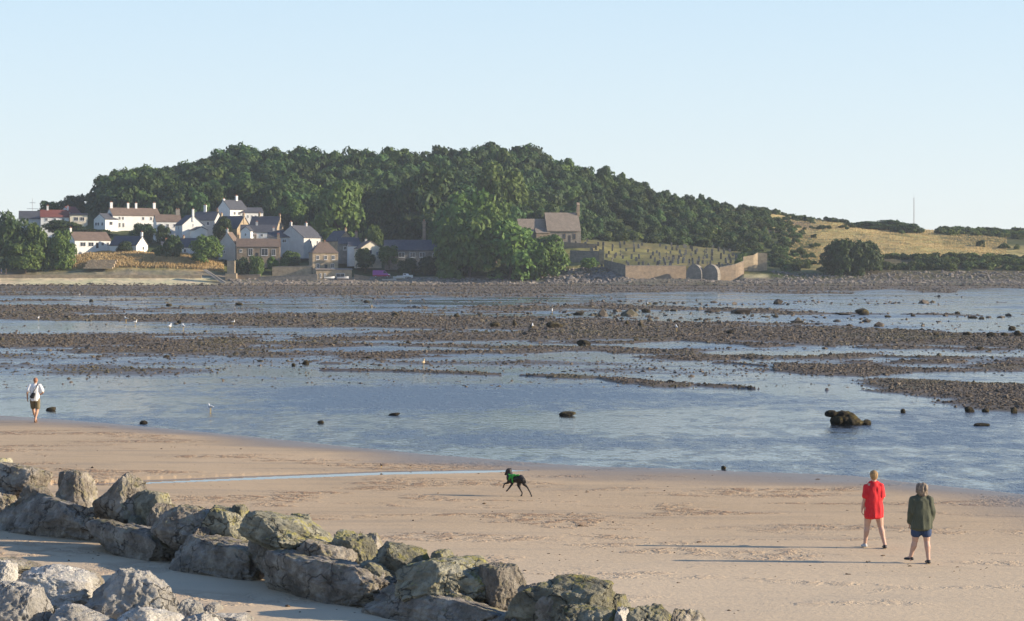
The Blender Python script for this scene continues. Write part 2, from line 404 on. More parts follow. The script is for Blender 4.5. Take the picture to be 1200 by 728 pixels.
inn = lambda a, b, f: sst(a-f, a+f, U)*(1-sst(b-f, b+f, U))
iny = lambda a, b, f: sst(a-f, a+f, Y)*(1-sst(b-f, b+f, Y))
blend(inn(-700, 250, 10)*iny(800, 841+2*nn, 1), (.66,.57,.42))                       # pale upper beach
blend(inn(-700, 250, 10)*iny(841+2*nn, 850, 1), (.26,.22,.17))                       # concrete and shingle
blend(inn(85, 260, 10)*iny(849, 878, 3), (.40,.30,.12)); blend(inn(-700, 85, 8)*iny(849, 856, 2), (.34,.29,.12))
blend(inn(250, 520, 8)*iny(800, 846, 2), (.27,.23,.19))
blend(inn(520, 740, 8)*iny(800, 846, 2), (.15,.14,.13)); blend(inn(640, 745, 6)*iny(846, 856, 2), (.25,.21,.15))
blend(inn(735, 900, 5)*iny(826, 838, 1), (.50,.43,.31))
blend(inn(655, 890, 6)*iny(838, 915, 5), (.17,.155,.075)); blend(inn(660, 800, 12)*iny(838, 885, 8)*sst(-.2, .3, nn), (.28,.25,.10))
blend(inn(740, 1900, 8)*iny(800, 834, 2), (.16,.145,.13))
blend(inn(905+20*nb, 1900, 10)*iny(846, 1100, 5), (.46,.37,.18))
blend(inn(905, 1900, 10)*iny(870, 1100, 5)*sst(.1, .35, nn), (.20,.18,.08))
blend(inn(850, 960, 25)*iny(960, 1100, 14)*sst(-.1, .2, nb), (.17,.13,.11))           # heather and rock
blend(inn(1010, 1900, 10)*iny(834, 866, 2), (.12,.105,.07))
blend(inn(1110, 1900, 25)*iny(930, 1300, 25), (.075,.085,.035)); blend(inn(880, 960, 15)*iny(850, 960, 15), (.08,.095,.035))
blend(sst(.3, .7, nb)*.4, (.10,.10,.04))
hm = npmesh('headland', V, F, M['headland'], True); colattr(hm, col)
tag(link('headland', hm), kind='structure')

# haze ----------------------------------------------------------------
hz = MB().box(-950, 950, -100, 1550, -1.3, 82).build('haze', bpy.data.materials.new('haze_air')); tag(hz, kind='stuff')
m_ = hz.data.materials[0]; m_.use_nodes = True; m_.node_tree.nodes.remove(m_.node_tree.nodes['Principled BSDF'])
pv = m_.node_tree.nodes.new('ShaderNodeVolumePrincipled'); pv.inputs['Color'].default_value = (.82,.90,1,1); pv.inputs['Density'].default_value = .00010; pv.inputs['Anisotropy'].default_value = .2
m_.node_tree.links.new(pv.outputs[0], m_.node_tree.nodes['Material Output'].inputs['Volume'])
# ------------------------------------------------------------------ trees
def crown_arrays(rng, lobes=26, leaves=120, leaf=.075, flat=.85, jit=.42):
    """unit crown: width about 2, z from 0 to 2"""
    cs = []
    for i in range(lobes):
        a = rng.uniform(0, 2*math.pi); zz = rng.uniform(-.75, .85); rr = math.sqrt(max(0, 1-zz*zz))*rng.uniform(.55, .78)
        cs.append((rr*math.cos(a), rr*math.sin(a), zz*.78, rng.uniform(.20, .38)))
    cs.append((0, 0, 0, .62)); cs.append((0, 0, .3, .5))
    V = []; 
    for (x, y, z, r) in cs:
        n = int(leaves*(r/.3)**2*.8)
        d = rng.normal(size=(n, 3)); d /= np.linalg.norm(d, axis=1)[:, None]
        d[:, 2] = np.where(d[:, 2] < -.35, -d[:, 2], d[:, 2])
        rad = r*(1+.12*rng.normal(size=n))[:, None]
        p = np.array([x, y, z])+d*rad*np.array([1, 1, flat])
        nr = d+jit*rng.normal(size=(n, 3)); nr /= np.linalg.norm(nr, axis=1)[:, None]
        h = np.cross(nr, rng.normal(size=(n, 3))); h /= np.linalg.norm(h, axis=1)[:, None]; k = np.cross(nr, h)
        s = (leaf*rng.uniform(.6, 1.4, n))[:, None]
        V.append(np.stack([p-h*s, p+k*s*.6, p+h*s, p-k*s*.6], 1))
    V = np.concatenate(V).reshape(-1, 3); z0, z1 = np.percentile(V[:, 2], [1, 99.8]); V[:, 2] = (V[:, 2]-z0)/(z1-z0)*2
    F = np.arange(len(V)).reshape(-1, 4)
    return V, F
rng = np.random.default_rng(5)
CROWN = [crown_arrays(np.random.default_rng(100+i), lobes=30+3*i, leaves=150) for i in range(5)]
LIGHT = [crown_arrays(np.random.default_rng(200+i), lobes=17, leaves=105, leaf=.092, jit=.3) for i in range(5)]
def crown_me(i, mat):
    V, F = CROWN[i]; me = npmesh('crown', V, F, M[mat]); at = me.color_attributes.new('tone', 'FLOAT_COLOR', 'POINT'); at.data.foreach_set('color', np.ones(len(V)*4, np.float32)); return me
CM = {(i, m): crown_me(i, m) for i in range(5) for m in ('leaf_wood', 'leaf_bright')}
def trunk_mesh(seed):
    r = random.Random(seed); b = MB()
    b.tube((0,0,-.9), (.02,.01,.55), .075, .05); b.tube((.02,.01,.5), (.0,.04,1.2), .05, .022)
    for k in range(5):
        a = k*1.3+r.random(); b.tube((.01,0,.35+.1*k), (.5*math.cos(a), .5*math.sin(a), .85+.14*k), .03, .01, 5)
    return b.build('trunk', M['bark'])
_t = trunk_mesh(1); TRUNK = _t.data; bpy.data.objects.remove(_t)
def tree(px, pw, ptop, pbase, Y, label, mat='leaf_wood', name='broadleaf_tree', cat='tree', group=None, proto=None, n=[0]):
    n[0] += 1; i = n[0] % 5 if proto is None else proto
    k = Y/FOC; b = P(px, pbase, Y); h = (pbase-ptop)*k; wd = pw*k/2*1.04
    e = empty(name, b, rng.uniform(0, 6.28), label=label, cat=cat, group=group)
    cr = link('crown', CM[(i, mat)], e); low = -.03 if cat == 'tree' else -.14; cr.location.z = low*h; cr.scale = (wd, wd*.9, h*(1-low)/2)
    tr = link('trunk' if cat == 'tree' else 'stem', TRUNK, e); tr.scale = (wd*.7, wd*.7, h/2.5)
    return e
# trees one can tell apart
T = [
 (14,56,249,312,852,'tall dark leafy tree at the left edge above the pale upper beach','leaf_wood'),
 (44,38,262,312,850,'leafy tree beside the leftmost tree, in front of the red-roofed house','leaf_bright'),
 (72,34,270,312,851,'rounded green tree just left of the white bungalow above the beach','leaf_bright'),
 (30,44,282,313,846,'low broad green bush tree at the foot of the leftmost trees','leaf_bright'),
 (240,38,276,304,858,'round clipped-looking green tree in front of the slate-roofed cottages','leaf_bright'),
 (262,24,254,279,896,'small dark tree below the white gabled house in the village','leaf_wood'),
 (318,50,215,264,955,'mid green spreading tree behind the village roofs, under the wood','leaf_wood'),
 (347,30,233,264,938,'light green upright tree behind the big white gable','leaf_bright'),
 (398,66,213,284,915,'large domed tree with sunlit top standing at the village edge','leaf_bright'),
 (437,22,264,290,885,'small light green tree above the cream cottage','leaf_bright'),
 (588,66,192,256,930,'big pale green tree rising from the dark wood behind the church','leaf_bright'),
 (500,86,196,272,925,'broad dark tree behind the long slate-roofed building','leaf_wood'),
 (552,80,226,300,872,'tall green tree beside the long slate roof, left of the church','leaf_bright'),
 (450,56,222,282,930,'dark round-crowned tree between the domed tree and the long slate building','leaf_wood'),
 (550,84,252,323,846,'broad tree spilling down to the shore beside the long slate building','leaf_bright'),
 (598,92,260,324,843,'wide bright-leaved tree on the shore below the church','leaf_bright'),
 (636,60,276,323,841,'low tree at the right end of the shoreside clump, below the church','leaf_bright'),
 (581,50,238,290,862,'sunlit tree with ragged top just left of the church','leaf_bright'),
 (191,18,264,284,900,'small dark tree in the gap between the farmhouse and the terraced house','leaf_wood'),
 (249,26,286,303,874,'leafy little tree between the round green tree and the narrow cottage','leaf_bright'),
 (341,22,294,309,866,'small green tree at the right end of the brown-roofed cottage row','leaf_bright'),
 (284,20,262,280,912,'small dark tree beside the sunlit stone gable','leaf_wood'),
 (332,22,250,268,925,'dark tree behind the grey-white slate wing','leaf_wood'),
 (386,26,268,290,893,'mid green tree between the wide pale gable and the domed tree','leaf_bright'),
 (456,26,288,308,856,'leafy tree left of the windows of the long hall','leaf_bright'),
 (527,34,288,322,848,'small dark tree at the shore beside the white boats','leaf_wood'),
 (202,24,276,300,862,'small bushy tree between the two rows of slate roofs','leaf_wood'),
 (166,34,262,284,905,'dark shrubby tree in front of the long white farmhouse','leaf_wood'),
 (985,46,281,322,842,'dark rounded tree on the shore below the golden field','leaf_wood'),
 (1010,44,282,321,843,'second dark shore tree, the right one of the pair below the golden field','leaf_wood'),
 (822,9,227,238,1052,'lone little round tree on the skyline of the slope','leaf_wood'),
 (60,34,236,262,1010,'dark tree behind the red-roofed house at the far left','leaf_wood'),
 (88,40,229,256,1020,'dark tree on the skyline left of the big wood','leaf_wood'),
 (112,34,226,256,1000,'dark tree between the white farmhouse and the skyline','leaf_wood'),
 (300,20,300,324,846,'leafy bush tree beside the stone hut on the sea wall','leaf_bright'),
 (283,30,302,326,848,'dark green bush tree just right of the stone hut','leaf_wood'),
 (374,26,298,316,868,'dark shrubby tree between the big white gable and the square stone house','leaf_wood'),
 (428,26,291,312,856,'dark bushy tree in front of the cream cottage','leaf_wood'),
 (478,26,303,322,850,'dark bushy tree below the windows of the long slate building','leaf_wood'),
 (505,30,300,323,851,'dark tree at the right end of the long slate building','leaf_wood'),
]
for a in T: tree(*a)
# hedge-like bushes of the village and the headland
def bush(px, pw, ptop, pbase, Y, label, mat='leaf_wood'): return tree(px, pw, ptop, pbase, Y, label, mat, 'bush', 'bush')
for a in [
 (105,60,268,277,918,'long dark hedge bush under the white farmhouse terrace'),
 (75,50,258,270,925,'dark hedge bush below the red-roofed house'),
 (320,16,301,313,852,'green bush at the left end of the lit garden wall','leaf_bright'),
 (333,12,303,312,853,'second green bush on top of the lit garden wall','leaf_bright'),
 (345,18,300,312,856,'rounded bush behind the lit garden wall','leaf_wood'),
 (866,12,303,315,841,'small bright bush between the graveyard wall and the ruined wall','leaf_bright'),
 (690,22,302,312,842,'straw coloured bush on the rocks under the grey retaining wall','leaf_bright'),
 (190,20,288,302,866,'small bush on the dry grass bank below the slate roofs','leaf_bright'),
 (146,20,283,296,872,'bush between the bungalow and the slate-roofed cottage','leaf_wood'),
 (1062,40,262,276,1010,'dark rounded bush at the foot of the radio mast','leaf_wood'),
 (1030,70,258,270,1030,'low dark gorse mound on the skyline left of the mast','leaf_wood'),
 (1000,50,262,270,1040,'low dark scrub mound on the skyline above the golden field','leaf_wood'),
]: bush(*a)

# the woods that read as one mass
def mass(name, spots, proto, mat, label, cat, fl=(.85,1.1), kind='stuff'):
    Vs = []; Fs = []; n = 0; Tn = []
    for (x, y, z, w_, h_) in spots:
        V, F = proto[rng.integers(len(proto))]; a = rng.uniform(0, 6.28); ca, sa = math.cos(a), math.sin(a)
        W_ = np.stack([(V[:, 0]*ca-V[:, 1]*sa)*w_+x, (V[:, 0]*sa+V[:, 1]*ca)*w_+y, V[:, 2]*h_/2+z], 1)
        Vs.append(W_); Fs.append(F+n); n += len(V)
        g_ = rng.choice([.62,.85,1.0,1.3,1.7], p=[.16,.26,.28,.2,.1]); wm = rng.uniform(-.12,.16); Tn.append(np.tile([g_*(1+wm), g_, g_*(1-wm)], (len(V), 1)))
    o = link(name, npmesh(name, np.concatenate(Vs), np.concatenate(Fs), M[mat])); at = o.data.color_attributes.new('tone', 'FLOAT_COLOR', 'POINT'); tn = np.concatenate(Tn); at.data.foreach_set('color', np.concatenate([tn, np.ones((len(tn), 1))], 1).astype(np.float32).ravel())
    tag(o, label, cat, kind=kind); return o
sp = []
for Y in np.arange(880, 1100, 9):
    for u0 in np.arange(128, 900, 9*FOC/Y):
        u = u0+rng.uniform(-9, 9); y = Y+rng.uniform(-3, 3)
        lo = np.interp(u, [112,130,200,300,400,440,520,600,690,720,880,900], [985,958,950,962,935,925,896,905,908,918,922,960])
        if y < lo or y > 1092: continue
        x = (u-600)/FOC*y; z = gz(x, y); h = np.interp(u, [112,140,600,680,760,900], [11,13,13.5,8.5,5.4,3.2])*(rng.uniform(.85, 1.12) if u < 620 else rng.uniform(.93, 1.06))
        sp.append((x, y, z-.18*h, h*rng.uniform(.5,.72), h*rng.uniform(1.05,1.25)))
mass('woodland', sp, LIGHT, 'leaf_wood', 'dark dense wood covering the hill behind the village and church', 'wood')
sp = []
for _ in range(3400):
    u = rng.uniform(650, 1500); y = rng.uniform(845, 1130); x = (u-600)/FOC*y
    nn_ = float(fbm(x/16, y/16, o=3, seed=55)); ok = False
    if 690 < u < 905 and y > 905: ok = nn_ > -.35
    if 868 < u < 1010 and y > 848: ok = nn_ > -.6+(u-868)/140*1.1
    if 940 < u < 1030 and y > 1000: ok = nn_ > .02
    if u > 1100 and y > 925: ok = nn_ > -.35
    if u > 1010 and 846 < y < 862: ok = nn_ > -.22
    if u > 960 and 850 < y < 985: ok = nn_ > .62
    if not ok: continue
    h = rng.uniform(1.6, 3.4)*(1.15 if u < 868 else max(.6, 1.15-(u-868)/150) if u < 1010 else .9); sp.append((x, y, gz(x, y)-.3*h, h*rng.uniform(.7,1.1), h*1.2))
for _ in range(900):       # the scrubby low cliff of the right shore
    u = rng.uniform(905, 1500); y = rng.uniform(846, 868); x = (u-600)/FOC*y
    if float(fbm(x/10, y/10, o=3, seed=56)) < (-.28 if u > 1000 else .0): continue
    h = rng.uniform(1.2, 2.6); sp.append((x, y, gz(x, y)-.35*h, h*rng.uniform(.8,1.2), h*1.2))
SCR = [crown_arrays(np.random.default_rng(300+i), lobes=14, leaves=42, leaf=.15) for i in range(4)]
mass('scrub', sp, SCR, 'leaf_scrub', 'rough green gorse and bramble scrub over the headland slopes', 'scrub')
sp = []
for _ in range(160):       # undergrowth between the village houses
    u = rng.uniform(-60, 520); y = rng.uniform(856, 930); x = (u-600)/FOC*y
    if float(fbm(x/9, y/9, o=2, seed=91)) < .12 or (80 < u < 250 and y < 876): continue
    h = rng.uniform(1.2, 2.4); sp.append((x, y, gz(x, y)-.3*h, h*rng.uniform(.8,1.2), h*1.2))
mass('garden_shrubs', sp, SCR, 'leaf_scrub', 'low garden greenery between the village houses', 'shrubs')

# dry grass bank above the upper beach
def grass(name, n, fu, fy, h0, mat, label):
    u = rng.uniform(*fu, n); y = rng.uniform(*fy, n); x = (u-600)/FOC*y; z = hill_h(x, y); h = h0*rng.uniform(.6, 1.3, n); w_ = .16*rng.uniform(.6,1.4,n)
    a = rng.uniform(0, math.pi, n); dx, dy = np.cos(a)*w_, np.sin(a)*w_; lx, ly = rng.normal(size=n)*.25*h, rng.normal(size=n)*.25*h
    V = np.stack([np.stack([x-dx, y-dy, z-.1], 1), np.stack([x+dx, y+dy, z-.1], 1), np.stack([x+dx*.3+lx, y+dy*.3+ly, z+h], 1), np.stack([x-dx*.3+lx, y-dy*.3+ly, z+h], 1)], 1).reshape(-1, 3)
    o = link(name, npmesh(name, V, np.arange(len(V)).reshape(-1, 4), M[mat])); tag(o, label, 'grass', kind='stuff')
grass('dry_grass', 16000, (86, 262), (850, 874), 1.0, 'gold_grass', 'tall golden dry grass on the bank above the upper beach')
grass('meadow_grass', 26000, (915, 1180), (862, 1040), .30, 'gold_grass', 'sun-bleached golden grass of the headland field')

# ------------------------------------------------------------------ stones on the flats and the shore
def ico(sub):
    bm = bmesh.new(); bmesh.ops.create_icosphere(bm, subdivisions=sub, radius=1)
    V = np.array([v.co[:] for v in bm.verts]); F = np.array([[v.index for v in f.verts] for f in bm.faces]); bm.free(); return V, F
I1 = ico(1); I2 = ico(2)
def stones(name, X, Y, Z, S, mat, label, cat, base=I1, zs=.75):
    V0, F0 = base; n = len(X)
    J = 1+.28*rng.normal(size=(n, len(V0), 1)); V = V0[None]*J
    sc = np.stack([S*rng.uniform(.7,1.5,n), S*rng.uniform(.7,1.5,n), S*zs*rng.uniform(.6,1.3,n)], 1)
    V = V*sc[:, None]; a = rng.uniform(0, 6.28, n); ca, sa = np.cos(a)[:, None], np.sin(a)[:, None]
    V = np.stack([V[..., 0]*ca-V[..., 1]*sa+X[:, None], V[..., 0]*sa+V[..., 1]*ca+Y[:, None], V[..., 2]+Z[:, None]], -1)
    F = F0[None]+(np.arange(n)*len(V0))[:, None, None]
    o = link(name, npmesh(name, V.reshape(-1, 3), F.reshape(-1, F0.shape[1]), M[mat])); tag(o, label, cat, kind='stuff'); return o
t = NT('cobble'); v = t.pos('world'); n = t.noise(v, .9, 4, .8)
c = t.ramp(n, [(.28, (.030,.024,.016)), (.5, (.080,.061,.040)), (.7, (.15,.118,.082))])
c = t.mix(t.g(t.noise(v, .07, 3), .5, .65, 0, .6), c, (.075,.07,.026)); t.col(c); t.rough(.7); M['cobble'] = t.m
n = 190000; u = rng.uniform(-220, 1420, n); py = rng.uniform(334.6, 482, n); Y = FOC*CH/(py-HOR); X = (u-600)/FOC*Y
h, d = flat_h(X, Y); keep = (h > -.05) & (d < -3) & (rng.random(n) < .04+sst(-.02, .12, h)*.96); X, Y, h = X[keep], Y[keep], h[keep]
S = np.maximum(.07, Y*.00062)*np.exp(.35*rng.normal(size=len(X))); S = np.minimum(S, .55)
stones('cobbles', X, Y, np.maximum(h, -.02)+S*.03, S*.62, 'cobble', 'brown weed-covered cobbles strewn in bars across the tidal flat', 'cobbles')
# scattered stones standing in the shallows
n = 1500; u = rng.uniform(560, 1400, n); py = 362+9*rng.normal(size=n); py = np.clip(py, 348, 392); Y = FOC*CH/(py-HOR); X = (u-600)/FOC*Y
S = .17*np.exp(.55*rng.normal(size=n)); k = fbm(X/30, Y/60, o=3, seed=61) > .05
stones('shallows_stones', X[k], Y[k], S[k]*.1, S[k], 'cobble', 'dark stones standing in the far shallow water', 'stones')
# shingle and broken rock along the far shore
M['shore_stone'] = simple('shore_stone', (.19,.17,.15), .9, .5, .7, 0, coord='world')
n = 9000; u = np.concatenate([rng.uniform(500, 1500, 7500), rng.uniform(270, 520, 1500)]); Y = rng.uniform(822, 843, n); X = (u-600)/FOC*Y; Z = hill_h(X, Y)
S = np.where(u < 520, .25, np.where((u > 742) & (u < 860), .16, .27))*np.exp(.45*rng.normal(size=n)); k = ~((u > 735) & (u < 905) & (Y > 833))
n2_ = 900; u2 = rng.uniform(640, 738, n2_); Y2 = rng.uniform(829, 848, n2_); X2 = (u2-600)/FOC*Y2
X = np.concatenate([X[k], X2]); Y = np.concatenate([Y[k], Y2]); Z = np.concatenate([Z[k], hill_h(X2, Y2)]); S = np.concatenate([S[k], .5*np.exp(.4*rng.normal(size=n2_))]); k = np.ones(len(X), bool)
stones('shore_rocks', X[k], Y[k], Z[k], S[k], 'shore_stone', 'grey broken rock and shingle along the foot of the headland', 'rocks')
n = 5000; u = rng.uniform(-300, 1500, n); Y = rng.uniform(790, 824, n); X = (u-600)/FOC*Y; zf = fh(X, Y); zh = hill_h(X, np.maximum(Y, 815)); Z = np.where(Y < 815, zf, zh)
S = .3*np.exp(.4*rng.normal(size=n)); stones('wrack_stones', X, Y, Z, S, 'cobble', 'dark weedy stones at the top of the far tidal flat', 'stones')

M['wrack'] = simple('dry_wrack', (.11,.075,.045), .9, .5, 9, 0, coord='world')
n = 1300; u = rng.uniform(-200, 1400, n); py = rng.uniform(520, 728, n); Y = FOC*CH/(py-HOR); X = (u-600)/FOC*Y; h, d = flat_h(X, Y)
k = (d > 1.5) & (fbm(X/3, Y/2, o=3, seed=88) > .02); X, Y, h = X[k], Y[k], h[k]; stones('beach_litter', X, Y, h, .016*np.exp(.5*rng.normal(size=len(X))), 'wrack', 'scraps of dry weed and small pebbles scattered over the sand', 'beach litter', zs=.6)
# ------------------------------------------------------------------ rocks
I6 = ico(6)
def rock_shape(seed, power=8, ncut=15, rough_=1.0, taper=0):
    r = np.random.default_rng(seed); V = I6[0].copy()
    p = power; V = V/(np.abs(V)**p).sum(1)[:, None]**(1/p)
    for _ in range(ncut):
        n = r.normal(size=3); n[2] *= .8; n /= np.linalg.norm(n); d = r.uniform(.74, 1.15)
        s = np.maximum(0, V@n-d); V = V-np.outer(s, n)*.93
    V[:, 0] *= 1-taper*V[:, 2]; V[:, 1] *= 1-taper*V[:, 2]
    n = V/np.linalg.norm(V, axis=1)[:, None]; o = r.uniform(0, 50, 3)
    q = V+o; a = fbm(q[:, 0]*1.3, q[:, 1]*1.3, q[:, 2]*1.3, o=3, seed=seed)*.09
    rdg = 1-np.abs(fbm(q[:, 0]*3, q[:, 1]*3, q[:, 2]*3, o=4, seed=seed+5)); b = (rdg-.8)*.15
    c = fbm(q[:, 0]*10, q[:, 1]*10, q[:, 2]*8, o=4, seed=seed+9, gain=.8)*.10
    st = 0
    return V+n*((a+b+c+st)*rough_)[:, None]
def fit(V, w, d, h, tilt=0, yaw=0, pre=None):
    V = V*np.array(pre or [w, d, h])/2
    c, s = math.cos(yaw), math.sin(yaw); V = np.stack([V[:, 0]*c-V[:, 1]*s, V[:, 0]*s+V[:, 1]*c, V[:, 2]], 1)
    c, s = math.cos(tilt), math.sin(tilt); V = np.stack([V[:, 0]*c+V[:, 2]*s, V[:, 1], -V[:, 0]*s+V[:, 2]*c], 1)
    lo, hi = V.min(0), V.max(0); V = (V-(lo+hi)/2)/(hi-lo)*np.array([w, d, h]); return V

def rockmat(name, dark, mid, pale, lichen=.5, streak=.5, weed=None):
    t = NT(name); v = t.pos('object'); rnd = t.n('ShaderNodeObjectInfo').outputs['Random']
    mv = t.n('ShaderNodeVectorMath', operation='ADD'); t.l(v, mv.inputs[0]); cm = t.n('ShaderNodeCombineXYZ'); t.l(t.mth('MULTIPLY', rnd, 37), cm.inputs[0]); t.l(t.mth('MULTIPLY', rnd, 91), cm.inputs[2]); t.l(cm.outputs[0], mv.inputs[1]); v = mv.outputs[0]
    n = t.noise(v, 1.8, 8, .68); c = t.ramp(n, [(.36, dark), (.5, mid), (.62, pale)])
    vein = t.n('ShaderNodeMapping'); vein.inputs['Scale'].default_value = (7, 7, 1.3); vein.inputs['Rotation'].default_value = (.2, .35, 0); t.l(v, vein.inputs[0])
    sk = t.noise(vein.outputs[0], 1, 5, .7, .5); c = t.mix(t.g(sk, .56, .70, 0, streak), c, pale)
    c = t.mix(t.g(t.noise(v, 9, 5, .75), .55, .72, 0, .6), c, tuple(x*.45 for x in dark))
    vo = t.n('ShaderNodeTexVoronoi', feature='DISTANCE_TO_EDGE'); dv = t.n('ShaderNodeVectorMath', operation='ADD'); t.l(v, dv.inputs[0]); dn = t.n('ShaderNodeTexNoise'); t.l(v, dn.inputs['Vector']); dn.inputs['Scale'].default_value = 2.2; dn.inputs['Detail'].default_value = 5
    ds = t.n('ShaderNodeVectorMath', operation='SCALE'); ds.inputs['Scale'].default_value = .9; t.l(dn.outputs['Color'], ds.inputs[0]); t.l(ds.outputs[0], dv.inputs[1]); t.l(dv.outputs[0], vo.inputs['Vector']); vo.inputs['Scale'].default_value = 1.5
    crack = t.mth('MULTIPLY', t.g(vo.outputs['Distance'], .0, .035, 1, 0), t.g(t.noise(v, 1.1, 2), .42, .58)); c = t.mix(t.mth('MULTIPLY', crack, .75), c, tuple(x*.25 for x in dark))
    geo = t.n('ShaderNodeNewGeometry'); sp = t.n('ShaderNodeSeparateXYZ'); t.l(geo.outputs['Normal'], sp.inputs[0])
    up = t.g(t.mth('ADD', sp.outputs['Z'], t.mth('MULTIPLY', sp.outputs['X'], .7)), .1, .9)
    lm = t.mth('MULTIPLY', t.g(t.noise(v, 3.2, 6, .75), .50, .60), up)
    c = t.mix(t.mth('MULTIPLY', lm, lichen), c, (.36,.33,.11) if weed is None else weed)
    hs = t.n('ShaderNodeHueSaturation'); t.l(t.g(rnd, 0, 1, .8, 1.25), hs.inputs['Value']); t.l(c, hs.inputs['Color']); t.col(hs.outputs[0])
    t.rough(.92); t.b.inputs['Specular IOR Level'].default_value = .2
    hh = t.mth('ADD', t.noise(v, 8, 8, .75), t.mth('MULTIPLY', t.noise(v, 40, 4, .7), .35)); hh = t.mth('SUBTRACT', hh, t.mth('MULTIPLY', crack, .6)); t.bump(hh, 1.0, .10); return t.m
M['armour'] = rockmat('armour_rock', (.17,.150,.125), (.30,.265,.22), (.48,.44,.37), .45, .75)
M['armour_lichen'] = rockmat('lichened_rock', (.16,.155,.12), (.28,.27,.205), (.44,.42,.32), .95, .3)
M['armour_pale'] = rockmat('pale_limestone', (.38,.36,.32), (.54,.515,.465), (.72,.69,.62), .12, .5)
M['weed_rock'] = rockmat('weedy_boulder', (.025,.022,.018), (.045,.038,.025), (.08,.065,.04), .6, .1, (.17,.14,.035))

FU = [0,60,103,225,315,430,500,600,720,830]; FB = [617,628,640,668,690,715,731,752,775,800]    # foot of the groyne, near side
def front(px): return FOC*(CH-.15)/(np.interp(px, FU, FB)-HOR)
def rock(x0, x1, y0, y1, row, label, mat='armour', tilt=8, seed=None, Y=None, power=8, taper=.04, cnt=[0], group='rocks of the groyne', dk=.8):
    cnt[0] += 1; seed = seed or cnt[0]*7+3; cx = (x0+x1)/2
    Yc = Y if Y else float(front(cx))+[.45, 1.35, 2.3, 3.1][row]
    k = Yc/FOC; ex = (x1-x0)*(.09 if row == 0 else .08); x0 -= ex; x1 += ex; wd = (x1-x0)*k; d = min(max(wd*dk, .8), 1.6); zt = CH-(y0-HOR)*k; zb = CH-(y1-HOR)*k
    if row > 0 and Y is None: zb = max(min(zb-.3, zt-.75), -.3)
    if row == 0: zb = -.25
    if row == 0 and Y is None:      # the long slabs lie along the groyne, which runs away from the camera to the left
        d = wd*1.15; Yc += .25; k = Yc/FOC; zt = CH-(y0-HOR)*(Yc+.30*d)/FOC; pre = [wd*1.35, 1.35, zt-zb]; yw = -.82+rng.uniform(-.08, .08); tilt *= .3
    else: pre = None; yw = rng.uniform(-.7, -.1) if Y is None else rng.uniform(-.3, .3)
    h = zt-zb; Vr = fit(rock_shape(seed, power, taper=taper), wd, d, h, R(tilt), yw, pre); Vr[:, 2] += h/2
    o = link('rock', npmesh('rock', Vr, I6[1], M[mat], True), None, ((cx-600)*k, Yc, zb)); tag(o, label, 'rock', group); return o
A = 'armour'; L = 'armour_lichen'; Pm = 'armour_pale'
